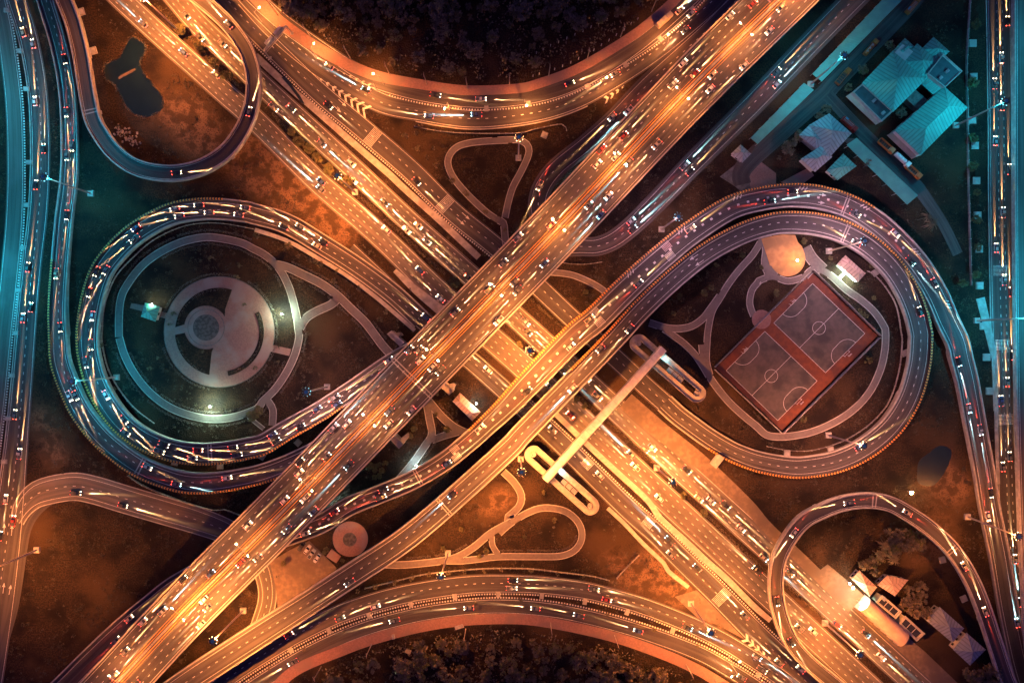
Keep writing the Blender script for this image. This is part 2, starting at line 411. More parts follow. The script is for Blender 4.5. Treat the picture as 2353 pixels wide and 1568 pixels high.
def Z(pts, z, w):
    """control list from survey points with z and w given as constants or lists"""
    n = len(pts)
    def g(v, i):
        if isinstance(v, (int, float)): return v
        t = i / (n - 1) * (len(v) - 1); k = min(int(t), len(v) - 2); return v[k] + (v[k + 1] - v[k]) * (t - k)
    return [(p[0], p[1], g(z, i), g(w, i)) for i, p in enumerate(pts)]

# ================================================================== THE GROUND
blobs = []                                   # (x, y, radius, amount) of worn bare soil in survey units
for args in ((370, 235, 95, .75), (470, 330, 95, .85), (440, 260, 60, .6), (300, 330, 60, .45), (640, 400, 110, .95), (720, 480, 90, 1.0), (560, 330, 60, .8),
             (790, 540, 60, .9), (100, 960, 70, .95), (130, 1050, 60, .9), (75, 860, 50, .5), (2120, 1180, 120, .75), (2200, 1120, 70, .6), (1830, 1150, 80, .55),
             (1500, 1290, 70, .85), (1560, 1360, 70, 1.0), (1440, 1330, 80, .7), (1640, 1440, 50, 1.1), (1100, 1180, 90, .6), (1170, 1140, 60, .7),
             (1000, 1250, 60, .55), (2240, 640, 40, .5), (2190, 560, 70, .4), (2150, 1060, 60, .6), (1880, 1270, 60, .6), (510, 1450, 50, .6), (1640, 900, 50, .35),
             (560, 410, 80, .35), (1450, 560, 60, .25), (2080, 1290, 60, .4), (1380, 1270, 70, .5), (2180, 1280, 80, .6)):
    blobs.append(args)
mb = MB(); nx, ny = 190, 130; W0, H0 = 285.0, 190.0
gx = [-W0 + 2 * W0 * i / nx for i in range(nx + 1)]; gy = [-H0 + 2 * H0 * j / ny for j in range(ny + 1)]
gx = [-2600, -900, -430] + gx + [430, 900, 2600]; gy = [-2600, -800, -330] + gy + [330, 800, 2600]
NX, NY = len(gx), len(gy); vv = []; bare = []
for y in gy:
    for x in gx:
        sx, sy = x / S + CX, CY - y / S; a = 0
        for bx, by, br, am in blobs:
            a += am * math.exp(-((sx - bx) ** 2 + (sy - by) ** 2) / (br * br) * 1.4)
        if abs(x) < 300 and abs(y) < 200: a += .22 * mnoise.noise(Vector((x * .06, y * .06, 3.1)))
        vv.append((x, y, 0)); bare.append(max(0, min(1.3, a)))
mb.add(vv, [(j * NX + i, j * NX + i + 1, (j + 1) * NX + i + 1, (j + 1) * NX + i) for j in range(NY - 1) for i in range(NX - 1)])
gr = tag(mb.obj('ground', 'ground_grass'), kind='structure')
att = gr.data.attributes.new('bare', 'FLOAT', 'POINT'); att.data.foreach_set('value', bare)

def sheet(name, poly, material, z, kind='structure', parent=None):     # flat sheet with a rim, from survey points
    mb = MB(); mb.prism([P(*q) for q in poly], 0.0 if z > .01 else -.3, z, bottom=False)
    o = mb.obj(name, material, parent)
    return tag(o, kind=kind) if kind else o
def smooth(poly, n=6):
    out = []; k = len(poly)
    for i in range(k):
        p0, p1, p2, p3 = (Vector(poly[(i + j) % k]) for j in (-1, 0, 1, 2))
        for q in range(n):
            t = q / n; out.append(tuple(.5 * ((2 * p1) + (p2 - p0) * t + (2 * p0 - 5 * p1 + 4 * p2 - p3) * t * t + (3 * p1 - p0 - 3 * p2 + p3) * t ** 3)))
    return out

# ================================================================== ROADS ON THE GROUND
left_frontage = ground_road(Z([(-22, -60), (5, 40), (22, 150), (33, 260), (36, 400), (32, 520), (20, 650), (8, 760), (-6, 900), (-24, 1050)], 0, [34, 38, 40, 40, 42, 42, 42, 42]), material='asphalt_worn', kerbs=((1, 'striped'),))
left_road = ground_road(Z([(20, -60), (39, 0), (66, 88), (86, 196), (93, 300), (93, 404), (87, 500), (76, 594), (66, 690), (58, 792), (48, 918), (37, 1040), (22, 1180), (6, 1293), (-14, 1420), (-40, 1580)], 0, [44, 44, 44, 44, 44, 44, 46, 48, 54, 70, 84, 90]), lanes=(0.06,), kerbs=((-1, 'plain'),))
slip_turn = ground_road(Z([(165, 1134), (116, 1147), (80, 1178), (60, 1215), (50, 1267), (43, 1318), (30, 1395), (12, 1460), (-14, 1545)], 0, 24), edges=False)
turn_road = ground_road(Z([(40, 1200), (50, 1172), (70, 1146), (100, 1129), (165, 1117), (214, 1124), (291, 1147), (387, 1175), (451, 1194), (516, 1218), (560, 1245), (590, 1285), (605, 1310), (614, 1349), (613, 1383), (602, 1421), (585, 1470)], 0, [26, 44, 58, 60, 60, 60, 58, 52, 46, 42, 38, 38, 38]), lanes=(0.05,), material='asphalt_worn', kerbs=((-1, 'plain'), (1, 'plain')), inset=1.6)
highway_a = ground_road(Z([(215, -64), (280, 0), (362, 76), (438, 144), (516, 214), (588, 278), (715, 404), (764, 448), (836, 509), (904, 571), (971, 637), (1030, 692), (1180, 822), (1350, 980), (1471, 1093), (1592, 1204.6), (1668, 1275), (1746, 1347), (1875, 1466), (1985, 1568), (2060, 1638)], 0, [52, 52, 54, 56, 60, 62, 62, 62]), lanes=(-.5, -.0, .5), material='asphalt_worn', inset=.9)
highway_b = ground_road(Z([(352, -64), (402, -6), (450, 50), (518, 116), (649, 239), (788, 366), (932, 501), (1085, 637), (1202, 744), (1325, 857), (1469, 990), (1530, 1046.5), (1652, 1157), (1780, 1274), (1915, 1397), (2073, 1542), (2140, 1604)], 0, [52, 52, 52, 52, 56, 60, 60, 60]), lanes=(-.5, 0, .5), material='asphalt_worn', inset=.9)
frontage_b = ground_road(Z([(470, -60), (540, 22), (582, 66), (724, 204), (827, 291), (940, 388), (1041, 487), (1146, 573), (1250, 671), (1308, 726), (1421, 829), (1481, 885), (1526, 925), (1555, 952), (1610, 992)], 0, [46, 48, 50, 50, 48, 46, 46, 46, 46]), lanes=(0.05,), kerbs=((1 - 2, 'striped', .1, .62),))
frontage_a = ground_road(Z([(800, 575), (880, 650), (968, 733), (1110, 852), (1249, 980), (1318, 1046), (1442, 1168), (1508, 1226), (1566, 1284), (1640, 1356), (1686, 1403), (1744, 1462), (1850, 1562), (1920, 1630)], 0, [44, 46, 46, 48, 50, 52, 54, 54, 54]), lanes=(0.0,), kerbs=((1, 'striped', .35, .98),))
top_lower = ground_road(Z([(570, -8), (640, 70), (740, 155), (868, 233), (968, 257), (1072, 273), (1164, 269), (1254, 254), (1331, 227), (1396, 191), (1460, 150), (1524, 102), (1589, 46), (1640, 0), (1700, -60)], 0, [66, 60, 50, 46, 45, 44, 44, 46, 50, 54, 56]), lanes=(0.02,), edges=True, kerbs=((-1, 'plain', .36, .66),))
top_upper = ground_road(Z([(560, -30), (640, 44), (730, 110), (800, 155), (866, 188), (968, 216), (1072, 230), (1164, 229), (1254, 214), (1331, 186), (1408, 143), (1486, 93), (1550, 39), (1594, -6), (1640, -60)], 0, [44, 42, 40, 40, 40, 40, 40, 42, 42]), edges=True, kerbs=((-1, 'striped', .33, .96),))
under_ramp = ground_road(Z([(1720, -30), (1640, 55), (1565, 124), (1486, 196), (1409, 276), (1344, 333), (1280, 385), (1246, 430), (1236, 474), (1246, 520), (1262, 550), (1290, 566), (1334, 566), (1370, 566), (1406, 553), (1442, 527), (1481, 491), (1532, 439), (1580, 388), (1653, 315), (1746, 222), (1862, 100), (1965, -5), (2010, -50)], 0, [46, 46, 46, 46, 48, 46, 44, 46, 50, 54, 56, 56]), lanes=(0.0,), inset=1.6)
bottom_upper = ground_road(Z([(440, 1625), (541, 1545), (643, 1480), (695, 1450), (770, 1413), (847, 1386), (926, 1365), (1010, 1350), (1091, 1341), (1175, 1340), (1256, 1344), (1341, 1355), (1402, 1369), (1483, 1393), (1580, 1431), (1658, 1469), (1730, 1513), (1800, 1560), (1860, 1610)], 0, [40, 42, 46, 46, 44, 42, 42, 42, 44]), lanes=(0.06,), kerbs=((-1, 'striped'),))
bottom_lower = ground_road(Z([(520, 1620), (597, 1567), (697, 1506), (793, 1460), (878, 1431), (981, 1407), (1084, 1394), (1175, 1392), (1284, 1403), (1400, 1429), (1511, 1463), (1609, 1501), (1679, 1540), (1730, 1572), (1790, 1615)], 0, 37), kerbs=((1, 'striped'),))
right_road = ground_road(Z([(2293, -60), (2294, 0), (2298, 258), (2300, 517), (2304, 723), (2308, 827), (2314, 1008), (2320, 1180), (2326, 1260), (2342, 1390), (2366, 1510), (2390, 1610)], 0, [56, 56, 56, 56, 56, 54, 54, 56, 58]), lanes=(-.2, .25), kerbs=((-1, 'plain', 0, .6),))
yard_road = ground_road(Z([V(3, 0, 1500, -220), V(3, 0, 1370, 0), V(3, 0, 1000, 390), V(3, 0, 640, 760), V(3, 0, 560, 850), V(3, 0, 150, 1210), V(3, 0, -150, 1500), V(2, 1, 2100, 140)], 0, [40, 40, 40, 42, 42, 42, 40]), edges=False, material='asphalt')
yard_lane = ground_road(Z([V(3, 0, 600, 850), V(3, 0, 850, 1120), V(3, 0, 1130, 1400), V(3, 0, 1360, 1640), V(3, 1, 1400, 160), V(3, 1, 1620, 480), V(3, 1, 1760, 760)], 0, [28, 30, 32, 32, 26, 24]), edges=False, material='asphalt')
# gore hatchings
def gore(name, L, Rr, n, w, parent):
    mb = MB(); L = [P(*q, 0) for q in L]; Rr = [P(*q, 0) for q in Rr]; z = Vector((0, 0, .17))
    back = ((L[0] + Rr[0]) / 2 - (L[1] + Rr[1]) / 2).normalized()
    for k in range(n):
        t = (k + 1.0) / n; a = L[0].lerp(L[1], t); b_ = Rr[0].lerp(Rr[1], t); g_ = (a - b_).length
        apex = (a + b_) / 2 + back * g_ * .42; o = back * -w
        mb.quad(a + z, apex + z, apex + o + z, a + o + z); mb.quad(apex + z, b_ + z, b_ + o + z, apex + o + z)
    mb.obj(name, 'paint_white', parent)
gore('gore_marking', [V(1, 0, 540, 665), V(1, 0, 985, 1045)], [V(1, 0, 540, 665), V(1, 0, 1040, 940)], 8, 1.2, frontage_b.o)
gore('gore_marking', [V(1, 0, 690, 600), V(1, 0, 1025, 778)], [V(1, 0, 690, 600), V(1, 0, 1040, 745)], 6, .9, top_upper.o)
gore('gore_marking', [V(2, 0, 1095, 735), V(2, 0, 895, 915)], [V(2, 0, 1095, 735), V(2, 0, 885, 855)], 4, 1.3, top_lower.o)
gore('gore_marking', [V(2, 3, 2400, 1395), V(2, 3, 2110, 1205)], [V(2, 3, 2400, 1395), V(2, 3, 2150, 1140)], 5, 1.4, bottom_upper.o)
def arrow(r, p, q, z=None, lift=.17):
    a = P(*p, z or 0); b_ = P(*q, z or 0); d = (b_ - a).normalized(); n = Vector((-d.y, d.x, 0)); L = (b_ - a).length; u = Vector((0, 0, lift)); mb = MB()
    mb.quad(a + n * .14 + u, a - n * .14 + u, a - n * .14 + d * L * .62 + u, a + n * .14 + d * L * .62 + u)
    mb.add([a + d * L * .6 + n * .75 + u, a + d * L * .6 - n * .75 + u, b_ + u], [(0, 1, 2)]); mb.obj('lane_arrow', 'paint_white', r.o)
for r_, c_, row, x0, y0, x1, y1 in ((frontage_b, 1, 0, 710, 940, 785, 1005), (frontage_b, 1, 0, 760, 888, 830, 952), (frontage_b, 1, 1, 1812, 438, 1882, 500), (frontage_b, 1, 1, 1860, 390, 1928, 452),
                                    (left_road, 0, 3, 38, 240, 42, 145), (left_road, 0, 3, 104, 252, 112, 152), (left_road, 0, 3, 28, 768, 40, 672), (left_road, 0, 3, 82, 780, 100, 690)):
    arrow(r_, V(c_, row, x0, y0), V(c_, row, x1, y1))
for r_, c_, row, x0, y0, f0, f1 in ((frontage_b, 1, 0, 1010, 1250, -.8, .8), (frontage_b, 1, 1, 1640, 330, -.8, .8), (frontage_a, 2, 2, 640, 1120, -.1, .8), (frontage_a, 2, 3, 1180, 150, -.1, .8), (frontage_a, 2, 3, 1830, 820, -.7, .8),
                                    (right_road, 3, 1, 2140, 870, -.75, .5), (right_road, 3, 2, 2150, 30, -.75, .5), (right_road, 3, 2, 2170, 690, -.75, .5)):
    q = r_.near(*V(c_, row, x0, y0)); hw = r_.at(q)[2]; rumble(r_, q, f0 * hw, f1 * hw, .172)

# ================================================================== FLYOVERS AND RAMPS
main_ctrl = [(96, 1753), (182, 1660), (268, 1568), (427, 1397), (640, 1184), (854, 964), (1070, 742), (1285, 520), (1491, 301), (1632, 155), (1790, 0), (1880, -90), (1960, -170)]
main_fly = flyover(Z(main_ctrl, [8.5, 9, 10, 12, 13, 13, 13, 12, 11, 10, 9], [126, 126, 126, 126, 126, 126, 126, 130, 132, 134]), 'widest flyover, eight lanes and a double railed median, crossing over everything diagonally',
                   lanes=(-.68, -.40, .40, .68), joints=(.46,), edges=True)
mb = MB()
for d in (-1.15, 1.15): main_fly.ribbon(mb, d - .16, d + .16, .16)
for d in (-2.2, 2.2): main_fly.ribbon(mb, d - .07, d + .07, .16)
mb.obj('median_marking', 'paint_yellow', main_fly.o)
mb = MB(); main_fly.wall(mb, 0, .9, .11, .75)
main_fly.blocks(mb, 0, .62, .75, .95, 1.3, .7, mi=1); mb.obj('median_barrier', ['concrete', 'concrete_pale'], main_fly.o)

b1 = VL(1, 2, 2258, 610, 2100, 760, 1950, 900, 1700, 1100, 1400, 1275, 1100, 1400, 850, 1500)
north_pts = [(155, 1568), (219, 1504), (284, 1442), (348, 1388), (412, 1339), (530, 1280), (640, 1237), (736, 1202)] + b1[::-1] + VL(2, 2, 200, 400, 590, 0) + VL(2, 1, 800, 1330, 1000, 1130, 1200, 940, 1400, 765, 1650, 565, 1990, 350) \
    + VL(3, 1, 0, 270, 245, 238, 470, 248, 690, 300, 890, 390, 1080, 520, 1260, 690, 1420, 880, 1560, 1110, 1665, 1350, 1755, 1540) + VL(3, 2, 1792, 190, 1845, 400, 1927, 850, 1992, 1200, 2045, 1540) + VL(3, 3, 2130, 450, 2205, 900, 2300, 1350, 2370, 1600)
north_pts = [(92, 1630)] + north_pts
zz = [1.5, 2.5, 4, 5, 6, 6.5, 7, 7, 7, 7, 7, 7, 6.5, 6, 5, 4, 3, 2, 1.2, .7, .5, .5]
ww = [56, 54, 50, 47, 45, 42, 44, 48, 60, 61, 58, 55, 54, 54, 54, 54, 53, 51, 49, 48, 47, 46]
north_fly = flyover(Z(north_pts, zz, ww), 'outer ramp of the eastern loop with square lane blocks and yellow chevrons', lanes=(), chev=((1, .345, .665, False),), inset=1.6)
mb = MB(); north_fly.dashes(mb, 0.0, .155, 4.6, 1.1, .95, .20 * north_fly.len, .70 * north_fly.len); mb.obj('block_marking', 'paint_white', north_fly.o)
for c_, row, x, y in ((2, 1, 1375, 740), (2, 1, 760, 1340), (1, 2, 1780, 1060)):
    q = north_fly.near(*V(c_, row, x, y)); rumble(north_fly, q, -.7 * north_fly.at(q)[2], -.06 * north_fly.at(q)[2], .17, 7); rumble(north_fly, q + 1.5, .06 * north_fly.at(q)[2], .7 * north_fly.at(q)[2], .17, 7)
mb = MB()
for c_, row, x, y in ((2, 1, 1070, 910), (2, 1, 1530, 525), (2, 1, 2030, 255), (3, 1, 365, 160), (3, 1, 945, 310), (3, 1, 1410, 680), (3, 1, 1710, 1190)):
    q = north_fly.near(*V(c_, row, x, y))
    for k in (-1.5, 0, 1.5):
        a, h, hw, n_ = north_fly.at(q + k); t_ = Vector((math.cos(h), math.sin(h), 0)); u = Vector((0, 0, .165))
        s0, s1 = a + n_ * (hw - 2.9) + u, a + n_ * (hw - 1.3) + t_ * 1.1 + u
        mb.quad(s0, s0 + t_ * .5, s1 + t_ * .5, s1)
mb.obj('hatch_marking', 'paint_white', north_fly.o)
for c_, row, x, y in ((3, 1, 757, 310), (1, 2, 1470, 1240)):
    q = north_fly.near(*V(c_, row, x, y)); mb = MB()
    for dq in (-.6, .6):
        a, h, hw, nn = north_fly.at(q + dq); w = Vector((math.cos(h), math.sin(h), 0)) * .24; u = Vector((0, 0, .17))
        mb.quad(a - nn * (hw - .7) - w + u, a - nn * (hw - .7) + w + u, a + nn * (hw - .7) + w + u, a + nn * (hw - .7) - w + u)
    mb.obj('expansion_joint', 'concrete_pale', north_fly.o)

south_pts = [(340, 1630)] + VL(0, 3, 1650, 1568, 1950, 1370, 2351, 1110) + VL(1, 3, 330, 960, 500, 850, 930, 570, 1320, 310, 1700, 0) + VL(2, 2, 0, 1000, 150, 840, 560, 420, 940, 30) \
    + VL(2, 1, 1200, 1250, 1520, 950, 1800, 735, 2100, 575, 2351, 495) + VL(3, 1, 250, 478, 450, 488, 650, 530, 830, 605, 1000, 715, 1170, 880, 1295, 1070, 1380, 1270, 1425, 1450) + VL(3, 2, 1428, 20, 1410, 235, 1340, 495, 1225, 710, 1075, 875, 875, 1015, 675, 1100, 475, 1140, 275, 1150, 0, 1105) \
    + VL(2, 2, 2057, 1035, 1915, 962, 1780, 877, 1650, 783, 1520, 685, 1407, 580)
south_fly = flyover(Z(south_pts, [6, 6.5, 7, 7, 7, 7, 6.5, 6, 5.5, 5, 4, 3, 2, 1.2, .6, .22, .12, .12], [60, 60, 56, 54, 50, 48, 48, 50, 52, 52, 52, 52, 52, 52, 50, 47, 46, 46]), 'inner ramp turning the whole way round the ball courts, chevrons on its outside', lanes=(0.02,), chev=((1, .40, .955, False),), inset=1.4)
for c_, row, x, y in ((3, 1, 757, 560), (1, 2, 1690, 1500)):
    q = south_fly.near(*V(c_, row, x, y)); mb = MB()
    for dq in (-.6, .6):
        a, h, hw, nn = south_fly.at(q + dq); w = Vector((math.cos(h), math.sin(h), 0)) * .24; u = Vector((0, 0, .17))
        mb.quad(a - nn * (hw - .7) - w + u, a - nn * (hw - .7) + w + u, a + nn * (hw - .7) + w + u, a + nn * (hw - .7) - w + u)
    mb.obj('expansion_joint', 'concrete_pale', south_fly.o)
arrow(south_fly, V(2, 1, 1705, 762), V(2, 1, 1630, 812), 7); arrow(south_fly, V(2, 1, 1755, 812), V(2, 1, 1680, 865), 7)
arrow(north_fly, V(3, 1, 490, 228), V(3, 1, 585, 240), 5.6, .6); arrow(north_fly, V(3, 1, 475, 295), V(3, 1, 570, 308), 5.6, .6)

west_pts = [(968, 735), (905, 676)] + VL(1, 1, 950, 890, 640, 690, 300, 490, 0, 400)[0:] + VL(0, 1, 2200, 385, 1980, 360, 1780, 360, 1580, 390, 1380, 470, 1180, 600, 1030, 745, 910, 910, 835, 1125, 790, 1375, 785, 1568) + VL(0, 2, 805, 200, 860, 390, 955, 580, 1090, 755, 1250, 880, 1425, 965, 1600, 1015, 1800, 1033, 2000, 1020, 2200, 985, 2351, 945) + VL(1, 2, 300, 820, 600, 650, 900, 450, 1200, 240, 1420, 110)
west_fly = flyover(Z(west_pts, [.12, .15, .4, 1, 2, 3, 3.8, 4.5, 5.2, 6, 6.8, 7.6, 8.4, 9.2, 9.8, 10], [46, 46, 48, 49, 50, 50, 50, 50, 50, 51, 51, 50, 50, 48, 44, 42]), 'ramp crowded with bright headlights looping round the western park', lanes=(0.08,), chev=((-1, .27, .90, False),), joints=(.735,), inset=1.5)
outer_pts = [(70, -120), (102, -10), (137, 108), (155, 206), (161, 309), (160, 404), (148, 504), (138, 620), (133, 710), (135, 776), (139, 827), (157, 881), (184, 939), (226, 995), (271, 1036), (322, 1071), (374, 1093), (425, 1107), (477, 1109), (535, 1102), (606, 1086), (680, 1057), (760, 1015), (840, 965)]
outer_fly = flyover(Z(outer_pts, [.25, .25, .25, .3, .4, .8, 1.6, 2.6, 3.8, 5, 6, 6.8, 7.2, 7.6, 8, 8.2, 8.4, 8.4], [38, 38, 38, 40, 40, 42, 46, 48, 49, 49, 48, 46, 44, 44]), 'outer ramp sweeping from the far left down round the western loop, chevrons on its outside', lanes=(0.06,), chev=((-1, .40, .93, True),), joints=(.70,), inset=1.3)
nw_pts = [V(0, 0, *q) for q in ((480, -240), (575, 0), (660, 225), (725, 500), (775, 810), (825, 1050), (895, 1190), (1005, 1340), (1150, 1460), (1300, 1520), (1480, 1545), (1640, 1535), (1820, 1480), (1990, 1375), (2110, 1240), (2200, 1075), (2250, 900), (2262, 750), (2245, 600), (2180, 420), (2025, 210), (1840, 40), (1640, -120), (1500, -230))]
nw_loop = flyover(Z(nw_pts, [5.5, 6, 6.5, 6.5, 7, 7, 7, 7, 7, 6.5, 6, 5.5], [36, 36, 37, 38, 38, 37, 36, 34, 34, 36, 38]), 'narrow one lane loop ramp bending round the dark pond', joints=(.27,), inset=.5)
se_pts = [V(3, 3, *q) for q in ((2290, 1720), (2200, 1540), (2085, 1200), (1985, 900), (1875, 640), (1720, 395), (1520, 200), (1320, 60))] + VL(3, 2, 1150, 1475, 950, 1445, 740, 1470, 550, 1540) + [V(3, 3, *q) for q in ((380, 130), (250, 290), (170, 450), (138, 650), (150, 850), (205, 1050), (295, 1230), (450, 1400), (650, 1568), (800, 1690))]
se_loop = flyover(Z(se_pts, [5, 5.5, 6, 6.5, 7, 7, 7, 7, 7, 6.5, 5, 3.5, 2], [34, 34, 36, 36, 35, 34, 34, 36, 36]), 'one lane loop ramp around the houses and palms', joints=(.30, .47), inset=.5)
right_fly = flyover(Z([(2368, -80), (2369, 0), (2370, 500), (2374, 900), (2382, 1200), (2392, 1400), (2408, 1620)], 6, 84), 'pale elevated viaduct running straight down the far right edge', lanes=(0,), material='asphalt_worn', inset=1.2)

# ================================================================== PAVEMENTS
def pavement(ctrl, material='brick_pink', name='pavement', z=.2):
    r = Road(ctrl); mb = MB(); r.ribbon(mb, lambda h: -h, lambda h: h, z)
    for sg in (1, -1):
        A = r.line(lambda h: sg * h, z); B = r.line(lambda h: sg * h, -.05); mb.strip(A, B)
    r.o = tag(mb.obj(name, material), kind='structure'); return r
top_walk = pavement(Z([(560, -36), V(1, 0, 150, 120), V(1, 0, 420, 330), V(1, 0, 640, 470), V(1, 0, 870, 590), V(1, 0, 1130, 685), V(1, 0, 1500, 755), V(1, 0, 1900, 806), V(1, 0, 2351, 790)] + VL(2, 0, 300, 742, 590, 635, 880, 475, 1180, 280, 1430, 70, 1520, -20, 1640, -150), 0, [28, 26, 26, 24, 22, 22, 22, 22, 22, 22]))
bottom_walk = pavement(Z([(600, 1620)] + VL(1, 3, 350, 1470, 800, 1272, 1100, 1167, 1500, 1066, 1900, 1008, 2351, 997) + VL(2, 3, 450, 1042, 950, 1155, 1400, 1312, 1700, 1448, 1930, 1585, 2100, 1700), 0, [26, 25, 24, 24, 24, 24, 24]))
strip_b = pavement(Z(VL(1, 0, 20, 500, 300, 760, 560, 985, 850, 1240, 1150, 1500, 1230, 1570) + VL(1, 1, 1360, 190, 1640, 440, 2010, 790), 0, [16, 15, 15, 15, 15, 15, 15]), 'concrete')
strip_b2 = pavement(Z(VL(2, 2, 1060, 560, 1220, 700, 1400, 850, 1650, 1040, 1850, 1210, 2150, 1490) + VL(3, 3, 60, 180, 330, 430, 600, 690, 820, 900), 0, [42, 42, 38, 34, 28, 26, 26, 26]), 'yard_concrete')
strip_c = pavement(Z(VL(1, 1, 1260, 905, 1450, 1080, 1670, 1260, 1760, 1340), 0, [10, 22, 26]), 'concrete')
strip_d = pavement(Z(VL(2, 2, 400, 640, 700, 930, 980, 1190, 1250, 1440) + VL(2, 3, 1370, 100, 1600, 310, 1780, 480, 1960, 640, 2200, 880, 2351, 1010), 0, [12, 13, 13, 14, 14, 14, 12]), 'concrete_pale')
strip_e = pavement(Z(VL(2, 3, 900, 10, 1050, 150, 1220, 330, 1400, 500, 1440, 570, 1620, 715), 0, [9, 9, 9, 9, 10, 9]), 'concrete_pale')
strip_f = pavement(Z(VL(3, 1, 1960, 1150, 2060, 1568) + VL(3, 2, 2095, 300, 2105, 900, 2120, 1300), 0, [20, 14, 8, 8]), 'concrete')
west_wall = pavement(Z(VL(1, 1, 20, 545, 300, 640, 560, 785, 800, 930, 1040, 1100, 1240, 1265, 1440, 1440), 0, [9, 9, 9, 9, 9]), 'concrete_pale', z=.9)
west_wall.o['kind'] = None; del west_wall.o['kind']; west_wall.o.name = 'retaining_wall'; tag(west_wall.o, 'long pale retaining wall between the curving western ramp and the park trees', 'wall')
sheet('roadside', VL(2, 3, 1500, 800, 1690, 740, 2030, 1060, 2120, 1180, 1900, 1060, 1700, 985), 'yard_concrete', .045)
sheet('forecourt', [V(3, 3, *q) for q in ((600, 510), (830, 700), (1250, 1100), (1480, 1300), (1760, 1568), (2000, 1800), (1500, 1750), (1260, 1440), (850, 1060), (560, 790), (430, 640))], 'yard_concrete', .045)
sheet('forecourt', VL(1, 3, 150, 490, 330, 380, 500, 300, 740, 540, 740, 620, 560, 700, 220, 900, 200, 700), 'yard_concrete', .26)
sheet('yard', VL(2, 1, 1900, 70, 2040, -40, 2130, 30, 2351, 200, 2351, 330, 2130, 240, 2040, 160), 'concrete_dark', .06)
sheet('yard', VL(2, 1, 2150, 60, 2230, -90, 2400, 40, 2400, 160, 2180, 190), 'paving_pink', .09)
sheet('yard', [V(3, 1, *q) for q in ((180, 120), (430, -10), (480, 60), (340, 160))], 'paving_pink', .09)
sheet('yard', [V(3, 0, *q) for q in ((720, 1230), (1020, 1240), (1300, 1568), (1420, 1700), (1300, 1740), (1000, 1500))], 'asphalt', .05)

# ================================================================== PARKS: PATHS, PLAZAS, COURT
PATHS = []
def path(pts, w, name='footpath', z=.14):
    r = Road(Z(pts, 0, w), 7); LAYER[0] += 1; z += .002 * (LAYER[0] % 20)
    mb = MB(); r.ribbon(mb, lambda h: -h, lambda h: h, z)
    o = tag(mb.obj(name, 'path_grey'), kind='structure'); r.o = o; PATHS.append(r); return r
def rims(rs):                                   # pale path kerbs, left out where another path crosses them
    for r in rs:
        for sg in (1, -1):
            mb = MB(); run = []
            def flush():
                if len(run) > 1:
                    A = [q + Vector((0, 0, .21)) for q, n_ in run]; B = [q + n_ * .3 * sg + Vector((0, 0, .21)) for q, n_ in run]
                    mb.strip(A, B); mb.strip([q - Vector((0, 0, .2)) for q in A], A); mb.strip([q - Vector((0, 0, .2)) for q in B], B)
                run.clear()
            for i in range(len(r.p)):
                q = r.off(i, sg * (r.hw[i] - .12))
                if any((g_.p[k].xy - q.xy).length < g_.hw[k] - .02 for g_ in rs if g_ is not r for k in range(len(g_.p))): flush()
                else: run.append((q, r.n[i]))
            flush()
            if mb.f: mb.obj('kerb', 'concrete_pale', r.o)
ring = path(VL(0, 2, 1065, 0, 1110, 150, 1200, 320, 1330, 480, 1500, 610, 1700, 690, 1900, 722, 2100, 700, 2290, 630) + VL(1, 2, 80, 570, 200, 450, 300, 300, 370, 150, 408, 0) + VL(1, 1, 400, 1420, 385, 1300, 335, 1100, 270, 950, 200, 850, 100, 765, 0, 712) + VL(0, 1, 2150, 660, 1950, 617, 1800, 612, 1600, 660, 1400, 760, 1250, 880, 1130, 1040, 1080, 1150, 1062, 1300, 1061, 1498), 16)
walk2 = path(VL(1, 1, 190, 850, 300, 875, 450, 945, 600, 1020, 740, 1120, 860, 1235, 1000, 1370, 1150, 1568) + VL(1, 2, 1230, 150), 18)
walk3 = path(VL(1, 1, 760, 1150, 690, 1210, 560, 1270, 470, 1330, 415, 1420), 18)
walk4 = path(VL(1, 2, 130, 560, 175, 640, 170, 780), 15)
walk5 = path(VL(0, 2, 2200, 690, 2351, 810), 8)
rims([ring, walk2, walk3, walk4, walk5])
PC = P(504, 762); r0 = 126 * S
mb = MB(); mb.disc(PC, r0, .20, 0, 96); mb.disc(PC, r0 + .35, .16, 1, 96, r0 - .05)
plaza = tag(mb.obj('plaza', ['paving_pink', 'concrete_dark']), kind='structure')
def planter(poly, label):
    mb = MB(); pts = [P(*q) for q in poly]; mb.prism(pts, .1, .42, 1, mi_side=0)
    o = mb.obj('planter', ['concrete_dark', 'ground_grass']); tag(o, label, 'planter'); return o
def arcpts(c, r, a0, a1, n=16): return [(c[0] + r * math.cos(rad(a0 + (a1 - a0) * i / n)), c[1] + r * math.sin(rad(a0 + (a1 - a0) * i / n))) for i in range(n + 1)]
pc = (504, 762); ic = (473.8, 752)
planter(arcpts(pc, 101, 186, 287, 24) + arcpts(ic, 63, -38, -150, 18)[:0] + [(518, 710)] + arcpts(ic, 50, -30, -172, 18), 'large crescent planter of dark grass on the upper side of the round plaza')
planter(arcpts(pc, 101, 176, 103, 20) + [(487, 808)] + arcpts(ic, 50, 70, 166, 12), 'wedge planter of grass and shrubs on the lower left of the round plaza')
planter(arcpts(pc, 103, -27, 78, 22) + arcpts(pc, 92, 78, -27, 22), 'thin curved planter strip along the right side of the round plaza')
mb = MB(); mb.disc(P(*ic), 41 * S, .26, 0, 48, 30 * S); mb.disc(P(*ic), 30 * S, .24, 1, 48); mb.disc(P(*ic), 8 * S, .25, 1, 24)
mb.disc(P(*ic), 42.5 * S, .23, 2, 48)
tag(mb.obj('fountain_basin', ['paving_pink', 'stone', 'concrete_dark']), 'round paved dais with a dark stone centre inside the park plaza', 'dais')
